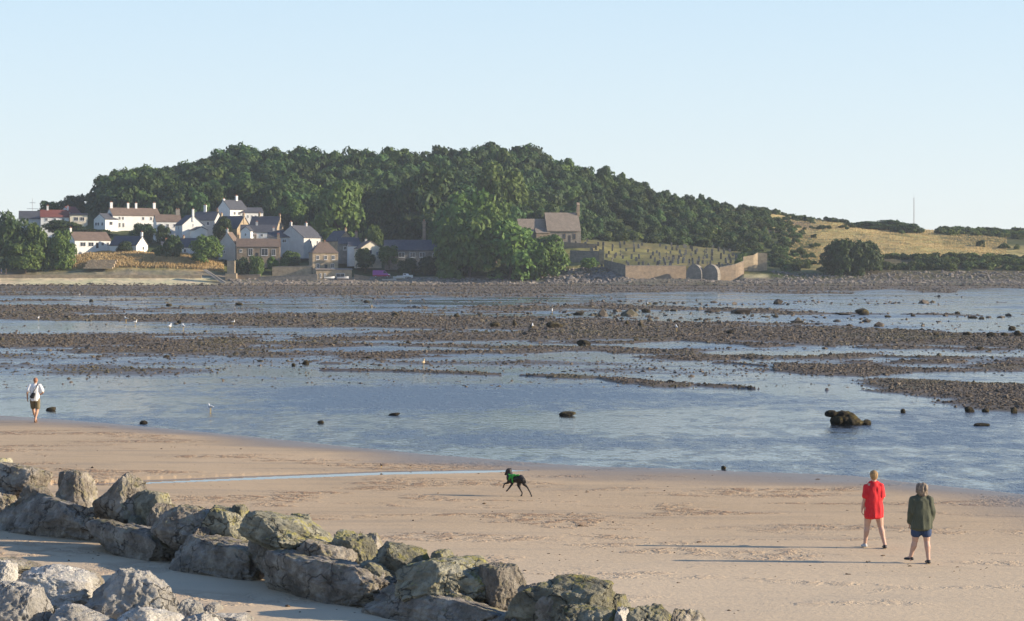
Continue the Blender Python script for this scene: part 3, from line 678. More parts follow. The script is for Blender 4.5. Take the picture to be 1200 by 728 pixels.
for r_ in [
 (-12,57,541,582,2,'dark rock at the left edge, topmost of the groyne heap there',A,12),
 (-6,13,536,552,3,'small yellow lichened rock at the left edge, behind the dark one',L,0),
 (-30,22,562,592,1,'low grey rock at the left edge, under the dark top one',A,5),
 (20,66,566,596,1,'narrow grey rock behind the longest front slab at the left',A,10),
 (64,118,550,594,2,'cream coloured rock with a knobbly sunlit top, left of the tall dark one',A,0),
 (70,92,550,572,3,'small pale rock peeping over the cream one',A,0),
 (112,168,553,610,1,'tall dark leaning rock standing highest in the groyne',A,24),
 (155,198,574,604,2,'buff rock just right of the tall leaning rock',L,8),
 (148,170,568,590,3,'small grey rock behind the tall leaning rock, right side',A,0),
 (-20,147,575,628,0,'very long grey front slab at the left end of the groyne',A,9),
 (175,205,588,612,2,'small brown rock between the buff rock and the broad one',A,8),
 (182,262,591,634,1,'broad dark-faced rock with a lit right shoulder, above the second front slab',A,10),
 (232,294,592,634,2,'grey pointed rock with yellow lichen at its right, behind the broad one',L,14),
 (273,293,590,606,3,'small bright yellow lichened rock on the skyline of the groyne',L,0),
 (102,228,606,670,0,'second long front slab, dark brown, left of the streaked one',A,12),
 (225,250,616,640,1,'small pale rock wedged above the streaked front slab',A,0),
 (203,317,627,692,0,'dark front slab with pale vertical streaks',A,9),
 (286,392,598,640,1,'flat-topped grey rock with yellow right end, highest in the middle',L,14),
 (330,372,601,626,2,'lichened rock behind the flat-topped grey one',L,6),
 (294,322,628,650,1,'little pointed pale rock left of the rounded brown one',A,0),
 (303,352,627,652,1,'rounded brown rock sitting behind the largest front slab',A,6),
 (350,418,631,664,1,'mid grey rock with rough sunlit right end, behind the largest slab',A,14),
 (387,440,621,660,2,'grey-green knobbly rock beside the flat slope of slabs',L,10),
 (408,450,624,642,3,'low dark rock on the far side of the groyne, middle',A,6),
 (312,460,643,717,0,'largest front slab, rounded at its left and sloping down right',A,13),
 (434,508,636,680,2,'smooth green-grey rock with domed top and yellow lip',L,10),
 (400,478,656,692,1,'long low green-grey rock behind the right end of the largest slab',L,12),
 (505,532,644,666,3,'small yellow lichened rock on the far side of the groyne',L,0),
 (470,574,653,700,1,'smooth slanting grey slab with lichened right end',L,-14),
 (552,572,656,678,3,'small yellow-topped rock beyond the slanting slab',L,0),
 (520,556,682,704,1,'little light grey rock at the foot of the slanting slab',A,0),
 (430,617,686,752,0,'long flat pale-topped front slab at the bottom of the picture',A,6),
 (564,615,660,704,2,'dark squat rock right of the slanting slab',A,0),
 (570,648,714,755,0,'grey rock cut by the bottom edge, right of the long flat slab',A,4),
 (600,712,672,728,1,'big lichen-crusted block near the right end of the groyne',L,8),
 (646,719,703,752,0,'rough lichened rock in front of the big crusted block',L,6),
 (702,738,695,722,2,'small grey lichened rock beyond the big crusted block',L,0),
 (715,743,711,748,1,'small pinkish-white stone near the right end of the groyne',Pm,0),
 (733,788,708,756,1,'square-topped grey rock, second from the right end of the groyne',L,3),
 (784,828,712,758,1,'last rock at the right end of the groyne',A,6),
]: rock(*r_, **({'taper': .4} if 'tall dark' in r_[5] else {}))
for r_ in [
 (97,214,664,760,'tall pale craggy boulder, largest of the bottom left heap',Pm,8,39.3),
 (-22,62,680,770,'broad cream boulder at the bottom left corner',Pm,12,38.4),
 (-25,22,655,700,'pale rounded boulder at the left edge of the bottom heap',Pm,10,39.9),
 (14,112,662,722,'grey boulder between the corner boulder and the craggy one, with a jagged top',Pm,16,40.1),
 (-16,50,652,672,'low dark grey stone on the back of the bottom left heap',A,10,41.4),
 (56,150,708,768,'flat grey boulder at the bottom edge in front of the craggy one',Pm,6,38.0),
 (196,243,702,752,'small pale pyramid-shaped boulder right of the craggy one',Pm,14,39.2),
 (233,262,706,730,'small flat-topped grey stone beyond the pyramid-shaped one',Pm,4,40.3),
 (240,302,718,760,'low cream stone, rightmost of the bottom left heap',Pm,4,38.9),
 (205,262,716,775,'pale stone cut by the bottom edge under the pyramid-shaped one',Pm,6,38.0),
 (128,215,712,775,'cream stone cut by the bottom edge right of the flat grey one',Pm,10,37.8),
 (88,118,668,700,'small dark stone tucked behind the craggy boulder',A,4,41.2),
]: rock(r_[0], r_[1], r_[2], r_[3], 3, r_[4], r_[5], r_[6], Y=r_[7], taper=(.42 if 'crag' in r_[4][:20] or 'pyramid-shaped boulder' in r_[4] else .22), group='boulders of the bottom left heap', dk=.9)

rf = random.Random(4)
for i in range(26):        # small stones that fill the chinks
    px = 30+i*28+rf.uniform(-8, 8); Yc = float(front(px))+rf.choice((.9, 1.7, 2.4)); k = Yc/FOC; w_ = rf.uniform(.35, .75); h_ = rf.uniform(.45, .8)
    Vr = fit(rock_shape(900+i), w_, w_*.9, h_, R(rf.uniform(-20, 20)), rf.uniform(0, 3)); Vr[:, 2] += h_/2
    o = link('filler_stone', npmesh('filler_stone', Vr, I6[1], M[rf.choice(('armour','armour_lichen'))], True), None, ((px-600)*k, Yc, .08)); tag(o, 'small stone wedged low between the larger rocks of the groyne', 'rock', 'small stones filling the groyne')
# boulders out on the flats
I4 = ico(4)
def boulder(px, pb, wp, hp, label, k_=[500]):
    k_[0] += 1; g = G(px, pb); k = g.y/FOC; V, Fc = I4; r = np.random.default_rng(k_[0]); V = V.copy()
    for _ in range(7):
        n = r.normal(size=3); n /= np.linalg.norm(n); s = np.maximum(0, V@n-r.uniform(.6,.95)); V = V-np.outer(s, n)*.9
    V = V*(1+.13*fbm(V[:,0]*2.5+k_[0], V[:,1]*2.5, V[:,2]*2.5, o=4))[:, None]
    Vr = fit(V, wp*k, max(wp*k*.8, .3), hp*k*1.15, R(r.uniform(-10,10)), 0); Vr[:, 2] += hp*k*.28
    o = link('boulder', npmesh('boulder', Vr, Fc, M['weed_rock'], True), None, (g.x, g.y, g.z)); tag(o, label, 'boulder', 'dark boulders on the tidal flat')
for b in [
 (650,384,20,8,'long flat dark boulder with a white gull standing on it'),(684,405,17,8,'dark boulder with two humps in the wet channel below the gull boulder'),
 (580,383,12,7,'round dark boulder left of the gull boulder'),(603,382,5,8,'narrow upright dark boulder between the round one and the gull boulder'),(624,383,6,4,'tiny dark stone with a gull just in front of it'),
 (678,369,14,5,'low dark boulder lying in the far water above the gull boulder'),(757,366,11,5,'low boulder with a gull on it at the end of the far stone line'),
 (735,381,6,6,'small dark boulder at the water margin, left of a similar one'),(751,382,6,5,'small dark boulder at the water margin, right of a similar one'),(793,378,7,3,'flat little boulder in the water right of the pair at the margin'),
 (1010,369,17,9,'pointed dark boulder standing out in the far water at the right'),(988,368,20,3,'flat dark boulder left of the pointed one in the far water'),
 (1162,395,12,7,'rounded dark boulder at the right, on the edge of the cobble bar'),(1177,394,9,5,'smaller boulder between the rounded one and the group at the right edge'),
 (1186,387,9,6,'upper dark boulder of the group at the right edge'),(1193,394,10,8,'lower dark boulder of the group at the right edge'),(1133,393,9,5,'low boulder left of the rounded one on the cobble bar edge'),
 (1097,393,7,4,'small boulder on the edge of the cobble bar, below the far water'),(1140,373,12,3,'flat boulder in the far water near the right edge'),
 (1122,369,7,4,'small round boulder in the far water near the right edge'),(1150,374,7,3,'tiny flat stone beside the flat boulder in the far water'),
 (1136,483,12,8,'pointed dark boulder at the water edge of the right cobble field'),(1155,483,9,5,'low dark boulder between the two pointed ones at the right'),(1188,484,8,8,'dark boulder close to the right edge below the cobble field'),
 (1150,499,20,4,'long low weedy boulder in the shallows at the right'),(1058,484,6,6,'small upright stone right of the big seaweed rock'),
 (665,487,20,6,'olive weedy boulder alone in the middle of the near water'),(462,487,14,4,'low olive boulder in the near water, middle left'),
 (376,496,8,4,'small dark stone in the near water at the left'),(168,497,10,5,'small dark stone close to the sand edge at the left'),(60,481,12,5,'dark flat stone in the water beside the walking man'),
 (358,427,9,6,'dark boulder on wet mud below the left cobble bar'),(344,429,5,4,'small stone left of the dark boulder on wet mud'),(195,419,8,4,'dark stone on the lower edge of the left cobble bar'),
 (198,359,7,4,'dark stone in the upper wet channel at the left'),(210,379,5,5,'dark stone on the left cobble bar among the gulls'),(280,358,9,4,'flat dark stone in the upper wet channel'),(107,354,5,4,'small dark stone in the upper wet channel at the far left'),
 (848,550,6,5,'tiny dark stone at the sand edge in the middle'),(432,420,7,3,'flat stone on the lower edge of the middle cobble bar'),(855,391,8,5,'dark boulder on the upper edge of the long cobble bar'),
 (1040,372,8,3,'low boulder right of the pointed one in the far water'),(1070,371,6,3,'small flat boulder in the far water, between the pointed one and the right edge'),
 (463,371,8,6,'blocky boulder on the upper edge of the left cobble bar'),(535,372,7,5,'round boulder on the upper edge of the middle cobble bar'),(430,355,8,4,'dark stone in the upper channel left of centre'),
]: boulder(*b)

# people and animals are grown from overlapping tapered limbs fused into one skin -------------------
def fused(name, limbs, voxel, mat, parent=None, smooth=4, noise=0):
    bm = bmesh.new()
    for L_ in limbs:
        p, r0, q, r1 = L_; pts = []
        for c_, r_ in ((p, r0), (q, r1)):
            rr = (r_, r_, r_) if isinstance(r_, (int, float)) else r_
            for v_ in I2[0]: pts.append((c_[0]+v_[0]*rr[0], c_[1]+v_[1]*rr[1], c_[2]+v_[2]*rr[2]))
        b2 = bmesh.new()
        for p_ in pts: b2.verts.new(p_)
        res = bmesh.ops.convex_hull(b2, input=b2.verts)
        junk = {e for e in res['geom_interior']+res['geom_unused'] if isinstance(e, bmesh.types.BMVert)}
        bmesh.ops.delete(b2, geom=list(junk), context='VERTS')
        tmp = bpy.data.meshes.new('t'); b2.to_mesh(tmp); b2.free(); bm.from_mesh(tmp); bpy.data.meshes.remove(tmp)
    me = bpy.data.meshes.new(name); bm.to_mesh(me); bm.free(); o = bpy.data.objects.new(name, me); C.objects.link(o)
    m1 = o.modifiers.new('r', 'REMESH'); m1.mode = 'VOXEL'; m1.voxel_size = voxel; m1.use_smooth_shade = True
    m2 = o.modifiers.new('s', 'SMOOTH'); m2.iterations = smooth; m2.factor = .5
    dg = bpy.context.evaluated_depsgraph_get(); dg.update(); me2 = bpy.data.meshes.new_from_object(o.evaluated_get(dg))
    o.modifiers.clear(); o.data = me2; bpy.data.meshes.remove(me); me2.name = name
    me2.materials.clear(); me2.materials.append(mat)
    if noise:
        co = np.empty(len(me2.vertices)*3, np.float32); me2.vertices.foreach_get('co', co); co = co.reshape(-1, 3); nr = np.empty_like(co).ravel(); me2.vertices.foreach_get('normal', nr); nr = nr.reshape(-1, 3)
        f_, a_ = noise; co = co+nr*(fbm(co[:,0]*f_, co[:,1]*f_, co[:,2]*f_*.28, o=2)*a_+a_*.2)[:, None]; me2.vertices.foreach_set('co', co.astype(np.float32).ravel()); me2.update()
    me2.polygons.foreach_set('use_smooth', np.full(len(me2.polygons), True))
    if parent: o.parent = parent
    return o
def hand(w, fdir, side, s=1.0):
    """limbs of a relaxed hand: wrist point, direction of the fingers, side of the thumb (world vector)"""
    w = Vector(w); f = Vector(fdir).normalized(); t_ = Vector(side).normalized(); n = f.cross(t_).normalized(); L_ = []
    pc = w+f*.045*s
    L_.append((w+f*.01, .022*s, w+f*.03, .024*s))
    for i, (o_, ln) in enumerate(((.028,.068),(.009,.078),(-.010,.072),(-.028,.056))):
        a = w+f*.02*s+t_*o_*.6*s; k = w+f*.085*s+t_*o_*s; L_.append((a, .013*s, k, .0115*s))
        m_ = k+(f*.9+n*.35).normalized()*ln*.5*s; e_ = m_+(f*.6+n*.8).normalized()*ln*.5*s
        L_.append((k, .0095*s, m_, .0088*s)); L_.append((m_, .0088*s, e_, .0075*s))
    a = w+f*.025*s+t_*.02*s; k = a+(f*.6+t_*.75).normalized()*.04*s; e_ = k+(f*.9+t_*.3+n*.2).normalized()*.035*s
    L_.append((a, .013*s, k, .0105*s)); L_.append((k, .0105*s, e_, .0085*s)); return L_
def cloth(name, c, rough=.85, v=.12): return simple(name, c, rough, v, 9, .5, 14, bd=.012)
M['skin'] = simple('skin', (.52,.33,.25), .6, .08, 8, 0); M['skin_tan'] = simple('tanned_skin', (.46,.27,.18), .6, .08, 8, 0)
M['red_cloth'] = cloth('red_cloth', (.62,.028,.035)); M['olive_cloth'] = cloth('olive_cloth', (.072,.080,.056)); M['white_cloth'] = cloth('white_cloth', (.78,.78,.77))
M['navy_cloth'] = cloth('navy_cloth', (.035,.06,.13)); M['pale_cloth'] = cloth('pale_cloth', (.60,.56,.52)); M['khaki_cloth'] = cloth('khaki_cloth', (.17,.135,.075))
M['sandy_hair'] = simple('sandy_hair', (.30,.19,.09), .7, .35, 25, .6, 40, bd=.01); M['grey_hair'] = simple('grizzled_hair', (.19,.155,.125), .8, .45, 22, .8, 40, bd=.01)
M['ginger_hair'] = simple('cropped_ginger_hair', (.30,.14,.08), .7, .3, 25, .4, 40, bd=.005)
M['black_leather'] = simple('black_leather', (.02,.02,.022), .5, .2, 8, .2); M['brown_leather'] = simple('brown_leather', (.17,.085,.04), .6, .2, 8, .2)
M['eye'] = simple('eye', (.05,.04,.035), .2, .1, 5, 0)
def head(c, r=.092, turn=0):
    """head centre c, facing +Y turned by `turn` (positive to -X)"""
    c = Vector(c); f = Vector((-math.sin(turn), math.cos(turn), 0)); s = Vector((math.cos(turn), math.sin(turn), 0))
    L_ = [(c+Vector((0,0,.02)), (r*.84,r*.98,r), c-f*.012+Vector((0,0,.0)), (r*.84,r*.98,r)),
          (c+f*.025-Vector((0,0,.05)), (r*.6,r*.7,r*.62), c+f*.035-Vector((0,0,.085)), (r*.42,r*.42,r*.3)),
          (c+f*.088+Vector((0,0,.012)), .010, c+f*.108-Vector((0,0,.022)), .014),
          (c+f*.086-Vector((0,0,.055)), (.022,.012,.006), c+f*.084-Vector((0,0,.068)), (.020,.012,.007)),
          (c+f*.080+Vector((0,0,.03))-s*.035, .012, c+f*.080+Vector((0,0,.03))+s*.035, .012)]
    for k in (-1, 1): L_.append((c+s*k*r*.86+Vector((0,0,.015)), (.009,.018,.026), c+s*k*r*.88-Vector((0,0,.02)), (.007,.012,.014)))
    eyes = [c+f*.082+s*k*.031+Vector((0,0,.008)) for k in (-1, 1)]
    return L_, eyes
def person(px, py, label, J, headc, turn, skin, extra, hands, dz=0, fat=1.0, h_r=.092):
    g = G(px, py); root = empty('person', (g.x, g.y, g.z+dz), 0, label=label, cat='person')
    hl, eyes = head(headc, h_r, turn); L_ = list(hl); hc = Vector(headc)
    L_.append((hc-Vector((0,.01,.06)), .052, Vector(J['neck']), .062))
    ch = Vector(J['chest']); pv_ = Vector(J['pelvis'])
    L_ += [(ch+Vector((0,0,.10)), (.15*fat,.085,.07), ch-Vector((0,0,.08)), (.145*fat,.11*fat,.1)), (ch-Vector((0,0,.08)), (.14*fat,.11*fat,.1), pv_, (.165*fat,.125*fat,.11))]
    for s in 'LR':
        sh, el, wr = J['sh'+s], J['el'+s], J['wr'+s]; hp, kn, an = J['hp'+s], J['kn'+s], J['an'+s]
        L_ += [(sh, .055, el, .040), (el, .040, wr, .027), (ch+Vector((0,0,.1)), .07, sh, .055)]
        L_ += [(hp, .098*fat, kn, .062), (kn, .060, an, .038)]
        k2 = Vector(kn).lerp(Vector(an), .3)+Vector((0,-.018,0)); L_.append((kn, .056, k2, .062)); L_.append((k2, .062, Vector(kn).lerp(Vector(an),.75), .034))
        tf = Vector(J['toe'+s]); L_ += [(an, .034, Vector(an)+Vector((0,-.03,-.045)), .028), (an, .032, tf, (.038,.035,.020))]
        L_ += hand(wr, hands[s][0], hands[s][1])
    body = fused('body', L_, .0095, skin, root, 2)
    for e_ in eyes:
        V, F = I2; link('eye', npmesh('eye', V*.012, F, M['eye'], True), root, e_)
    for nm, limbs, vox, mt, sm, nz in extra: fused(nm, limbs, vox, mt, root, sm, nz)
    return root
def shoe(an, toe):
    an = Vector(an); t_ = Vector(toe); hl = an+(an-t_).normalized()*.035; hl.z = t_.z+.012 if abs(an.z-t_.z) < .12 else an.z-.05
    return [(hl, (.040,.042,.034), t_, (.048,.048,.028)), (hl+Vector((0,0,-.012)), (.042,.044,.02), t_+Vector((0,0,-.006)), (.05,.055,.02)), (hl, .038, an-Vector((0,0,.02)), .042)]

# the one in red
J = dict(neck=(0,0,1.39), chest=(0,0,1.22), pelvis=(0,0,.86), shL=(-.150,0,1.285), elL=(-.192,-.02,1.06), wrL=(-.235,.04,.84),
 shR=(.150,0,1.285), elR=(.190,-.03,1.08), wrR=(.17,.17,.93), hpL=(-.09,0,.84), knL=(-.13,.07,.47), anL=(-.165,.12,.085), toeL=(-.19,.25,.03),
 hpR=(.09,0,.84), knR=(.145,.03,.46), anR=(.215,-.10,.085), toeR=(.225,.03,.03))
person(1024, 642.5, 'person in a long loose red shirt and pale shorts walking away across the sand', J, (.0,.0,1.515), .25, M['skin'],
 [('shirt', [((0,0,1.37), (.10,.08,.035), (0,0,1.27), (.175,.12,.08)), ((0,0,1.27), (.165,.125,.08), (0,0,1.0), (.18,.15,.1)), ((0,0,1.0), (.18,.15,.1), (0,0,.655), (.205,.155,.035)),
   ((0,0,1.365),.055,(-.15,0,1.285),.062), ((0,0,1.365),.055,(.15,0,1.285),.062), ((-.07,0,1.37),.03,(.07,0,1.37),.03), ((-.15,0,1.285), .064, (-.182,-.015,1.10), .066), ((.15,0,1.285), .064, (.182,-.02,1.10), .066)], .014, M['red_cloth'], 2, (13, .026)),
  ('collar', [((-.05,-.02,1.40),.022,(.05,-.02,1.40),.022), ((-.055,-.01,1.40),.02,(-.05,.05,1.385),.018), ((.055,-.01,1.40),.02,(.05,.05,1.385),.018)], .008, M['red_cloth'], 1, 0),
  ('shorts', [((0,0,.82), (.175,.14,.08), (0,0,.76), (.175,.14,.06)), ((-.085,0,.8),.105,(-.105,.045,.66),.095), ((.085,0,.8),.105,(.112,.025,.65),.095)], .014, M['pale_cloth'], 2, 0),
  ('hair', [((0,-.012,1.55), (.088,.098,.085), (0,-.04,1.50), (.078,.065,.07)), ((0,.03,1.585),(.07,.06,.045),(0,-.03,1.57),(.08,.07,.06))], .009, M['sandy_hair'], 2, (30, .008)),
  ('shoe', shoe(J['anL'], J['toeL']), .009, M['grey_render'], 2, 0), ('shoe', shoe(J['anR'], J['toeR']), .009, M['black_leather'], 2, 0)],
 {'L': ((-.12,.1,-1), (.2,1,0)), 'R': ((-.6,.6,-.2), (0,.3,1))}, fat=1.12)

# the one in the olive coat
J = dict(neck=(0,0,1.36), chest=(0,0,1.19), pelvis=(0,0,.84), shL=(-.16,0,1.265), elL=(-.215,-.03,1.02), wrL=(-.225,.08,.80),
 shR=(.16,0,1.265), elR=(.215,-.02,1.03), wrR=(.20,.12,.84), hpL=(-.085,0,.82), knL=(-.12,.06,.45), anL=(-.20,.12,.11), toeL=(-.275,.20,.075),
 hpR=(.085,0,.82), knR=(.105,.01,.45), anR=(.125,-.06,.085), toeR=(.12,.07,.03))
person(1080, 660.5, 'person in a baggy olive coat and navy shorts with curly greying hair, walking away', J, (.0,.0,1.475), .15, M['skin'],
 [('coat', [((0,0,1.35), (.10,.08,.04), (0,0,1.24), (.18,.13,.09)), ((0,0,1.24), (.18,.135,.09), (0,0,.98), (.20,.16,.1)), ((0,0,.98), (.20,.16,.1), (0,0,.70), (.222,.165,.04)),
   ((0,0,1.335),.06,(-.165,0,1.265),.075), ((0,0,1.335),.06,(.165,0,1.265),.075), ((-.17,0,1.265), .076, (-.212,-.03,1.03), .066), ((.17,0,1.265), .076, (.212,-.02,1.04), .066),
   ((-.212,-.03,1.03), .066, (-.225,.06,.83), .058), ((.212,-.02,1.04), .066, (.205,.09,.86), .058)], .016, M['olive_cloth'], 2, (12, .028)),
  ('collar', [((-.06,-.03,1.385),.03,(.06,-.03,1.385),.03)], .009, M['olive_cloth'], 2, 0),
  ('shorts', [((0,0,.80), (.19,.14,.08), (0,0,.74), (.19,.14,.06)), ((-.085,0,.78),.115,(-.108,.035,.60),.105), ((.085,0,.78),.115,(.098,.01,.60),.105)], .014, M['navy_cloth'], 2, (9,.008)),
  ('hair', [((0,-.015,1.52), (.112,.115,.085), (0,-.03,1.45), (.112,.10,.085)), ((-.03,-.03,1.45),.09,(.03,-.03,1.40),.075)], .011, M['grey_hair'], 1, (26, .035)),
  ('shoe', shoe(J['anL'], J['toeL']), .009, M['black_leather'], 2, 0), ('shoe', shoe(J['anR'], J['toeR']), .009, M['black_leather'], 2, 0)],
 {'L': ((0,.25,-1), (.2,1,0)), 'R': ((-.3,.5,-.8), (0,1,.3))}, fat=1.15)

# the walker by the water
J = dict(neck=(.0,0,1.49), chest=(0,0,1.30), pelvis=(0,0,.93), shL=(-.19,0,1.43), elL=(-.275,-.10,1.16), wrL=(-.30,.05,.93),
 shR=(.19,0,1.43), elR=(.315,-.04,1.17), wrR=(.20,.16,1.08), hpL=(-.09,0,.91), knL=(-.10,.19,.50), anL=(-.02,.30,.10), toeL=(-.03,.42,.035),
 hpR=(.09,0,.91), knR=(.10,-.02,.50), anR=(.05,-.22,.14), toeR=(.03,-.13,.04))
person(41, 495.5, 'person in a white t-shirt and khaki shorts carrying a black bag beside the water', J, (.02,.02,1.625), -.2, M['skin_tan'],
 [('shirt', [((0,0,1.48), (.10,.08,.035), (0,0,1.38), (.18,.12,.08)), ((0,0,1.38), (.185,.125,.08), (0,0,.86), (.185,.15,.045)),
   ((0,0,1.45),.06,(-.18,0,1.42),.072), ((0,0,1.45),.06,(.18,0,1.42),.072), ((-.18,0,1.42), .075, (-.245,-.065,1.24), .08), ((.18,0,1.42), .075, (.275,-.03,1.24), .08)], .014, M['white_cloth'], 2, (8, .014)),
  ('shorts', [((0,0,.89), (.175,.14,.08), (0,0,.84), (.175,.14,.06)), ((-.09,0,.88),.115,(-.10,.13,.60),.098), ((.09,0,.88),.115,(.10,0,.58),.098)], .014, M['khaki_cloth'], 2, 0),
  ('hair', [((.02,.0,1.665), (.083,.095,.07), (.02,-.03,1.62), (.078,.065,.07))], .009, M['ginger_hair'], 2, 0),
  ('shoe', shoe(J['anL'], J['toeL']), .009, M['brown_leather'], 2, 0), ('shoe', shoe(J['anR'], J['toeR']), .009, M['brown_leather'], 2, 0)],
 {'L': ((-.05,.3,-1), (.2,1,0)), 'R': ((-.9,.3,.1), (0,.2,1))}, h_r=.097)
g = G(41, 495.5)
bag = empty('shoulder_bag', (g.x, g.y, g.z), 0, label='small black shoulder bag slung across the back of the person in white', cat='bag')
fused('pouch', [((-.02,-.20,1.12), (.085,.045,.05), (-.07,-.20,1.00), (.095,.05,.06))], .01, M['black_leather'], bag, 2)
sb = MB(); pts = [(-.05,-.195,1.15),(.04,-.165,1.30),(.11,-.12,1.43),(.13,-.03,1.505),(.12,.07,1.47),(.0,.15,1.30),(-.12,.17,1.10),(-.20,.02,1.02),(-.17,-.12,1.02),(-.10,-.19,1.04)]
for a, b in zip(pts, pts[1:]): sb.tube(a, b, .014)
sb.build('strap', M['black_leather'], bag)

# dog ---------------------------------------------------------------
M['black_fur'] = simple('black_fur', (.018,.016,.016), .55, .4, 12, .5, 60, bd=.006); M['tan_fur'] = simple('tan_fur', (.16,.09,.045), .7, .3, 12, .3)
M['green_web'] = simple('green_webbing', (.04,.32,.05), .6, .1, 9, 0)
g = G(606.2, 581.5); q = lambda u, v_, y: ((u-480)*.002125*g.y/62, y, (555-v_)*.002125*g.y/62)
dog = empty('dog', (g.x, g.y, g.z), 0, label='black dog in a bright green harness bounding across the sand on its hind legs', cat='dog')
Ld = [(q(378,250,.12), (.062,.06,.062), q(362,262,.13), (.052,.045,.05)), (q(356,268,.13), .034, q(336,296,.16), (.024,.026,.022)),
 (q(372,235,.09), .022, q(366,219,.08), .010), (q(396,236,.16), .024, q(402,222,.17), .010), (q(396,236,.16), .022, q(408,250,.175), .013),
 (q(380,262,.12), .050, q(392,325,.09), .075), (q(392,330,.09), (.085,.09,.10), q(405,362,.07), (.07,.08,.08)),
 (q(408,345,.07), (.08,.085,.085), q(470,350,0), (.07,.08,.075)), (q(470,348,0), (.07,.075,.07), q(522,330,-.07), (.07,.085,.07)),
 (q(522,330,-.07), (.07,.085,.07), q(538,350,-.09), (.06,.085,.06)),
 (q(382,372,.12), .045, q(368,396,.16), .027), (q(368,398,.16), .024, q(322,412,.18), .016), (q(322,412,.18), .016, q(312,450,.17), .013), (q(312,450,.17), .017, q(307,458,.19), .013),
 (q(412,375,.03), .045, q(418,405,.02), .027), (q(418,405,.02), .024, q(378,462,.0), .016), (q(378,462,.0), .015, q(355,488,.0), .014), (q(355,488,.0), .018, q(347,493,.01), .013),
 (q(512,350,-.03), .062, q(498,420,-.02), .038), (q(498,422,-.02), .036, q(512,462,-.04), .020), (q(512,462,-.04), .018, q(540,512,-.05), .013), (q(540,512,-.05), .013, q(533,545,-.03), .014), (q(533,547,-.03), .017, q(522,552,.0), .013),
 (q(545,352,-.13), .058, q(566,405,-.14), .034), (q(566,405,-.14), .030, q(602,440,-.15), .018), (q(602,440,-.15), .017, q(638,505,-.17), .013), (q(638,505,-.17), .013, q(652,540,-.17), .014), (q(652,544,-.17), .017, q(657,551,-.14), .012),
 (q(548,328,-.12), .020, q(572,345,-.16), .014), (q(572,345,-.16), .014, q(588,385,-.20), .008)]
Ld = [tuple((tuple(c*1.22 for c in x) if isinstance(x, tuple) else x*1.32) if n_ in (1, 3) else x for n_, x in enumerate(l_)) for l_ in Ld]
fused('body', Ld, .009, M['black_fur'], dog, 2)
fused('tan_paw', [(q(318,436,.172), .0165, q(310,455,.18), .0155), (q(312,452,.172), .0195, q(306,459,.19), .0155)], .006, M['tan_fur'], dog, 1)
fused('tan_paw', [(q(395,437,.01), .0225, q(357,486,.0), .0185), (q(357,486,.0), .0205, q(346,494,.01), .0155)], .006, M['tan_fur'], dog, 1)
hb = MB()
for pts in ([(398,300,.03),(385,318,.02),(380,350,.03),(392,372,.06)], [(400,298,.05),(425,300,-.0),(460,300,-.04),(500,292,-.07)], [(425,296,-.01),(418,330,-.035),(420,372,-.01),(425,385,.03)], [(372,290,.05),(385,300,.03),(400,298,.04)]):
    for a, b in zip(pts, pts[1:]): hb.tube(q(a[0],a[1],a[2]-.035), q(b[0],b[1],b[2]-.035), .019)
hr = hb.build('harness', M['green_web'], dog)
fused('harness_pad', [(q(396,318,-.02), (.035,.03,.05), q(424,308,-.045), (.035,.03,.035)), (q(424,298,-.02), .03, q(452,292,-.03), .02)], .008, M['green_web'], dog, 1)
ey = I2; link('eye', npmesh('eye', ey[0]*.009, ey[1], M['eye'], True), dog, q(356,252,.085))

# birds ---------------------------------------------------------------
M['white_feather'] = simple('white_feather', (.80,.80,.78), .7, .05, 5, 0); M['grey_feather'] = simple('grey_feather', (.32,.34,.37), .7, .1, 5, 0)
M['buff_feather'] = simple('buff_feather', (.48,.39,.25), .7, .1, 5, 0); M['dark_feather'] = simple('dark_feather', (.06,.045,.035), .7, .2, 5, 0); M['beak'] = simple('yellow_beak', (.6,.4,.08), .5, .1, 5, 0)
def bird(px, py, label, h, mats, yaw, group, name='gull', z=None, proto={}):
    g = G(px, py); e = empty(name, (g.x, g.y, g.z if z is None else z), yaw, label=label, cat='bird', group=group)
    key = (name,)
    if key not in proto:
        b_ = fused('body', [((-.10,0,.62), (.10,.11,.11), (.16,0,.60), (.13,.13,.13)), ((-.10,0,.62), .10, (-.38,0,.60), (.05,.06,.025)), ((.20,0,.66), .08, (.27,0,.86), .055), ((.27,0,.87), (.075,.062,.065), (.29,0,.88), (.07,.055,.06))], .014, M[mats[0]], e, 3)
        w_ = fused('wing', [((.14,.10,.64), (.07,.03,.08), (-.30,.07,.63), (.10,.025,.03)), ((.14,-.10,.64), (.07,.03,.08), (-.30,-.07,.63), (.10,.025,.03))], .014, M[mats[1]], e, 2)
        k_ = MB().tube((.34,0,.87), (.46,0,.845), .022, .006).build('beak', M['beak'], e)
        l1 = MB().tube((.03,.05,.5), (.04,.05,.0), .018).tube((.04,.05,.012), (.14,.05,.008), .014).build('leg', M['beak'], e); l2 = MB().tube((.03,-.05,.5), (.04,-.05,.0), .018).tube((.04,-.05,.012), (.14,-.05,.008), .014).build('leg', M['beak'], e)
        proto[key] = [x.data for x in (b_, w_, k_, l1, l2)]
    else:
        for nm, me in zip(('body','wing','beak','leg','leg'), proto[key]): link(nm, me, e)
    e.scale = (h, h, h); return e
gg = 'gulls feeding on the tidal flat'
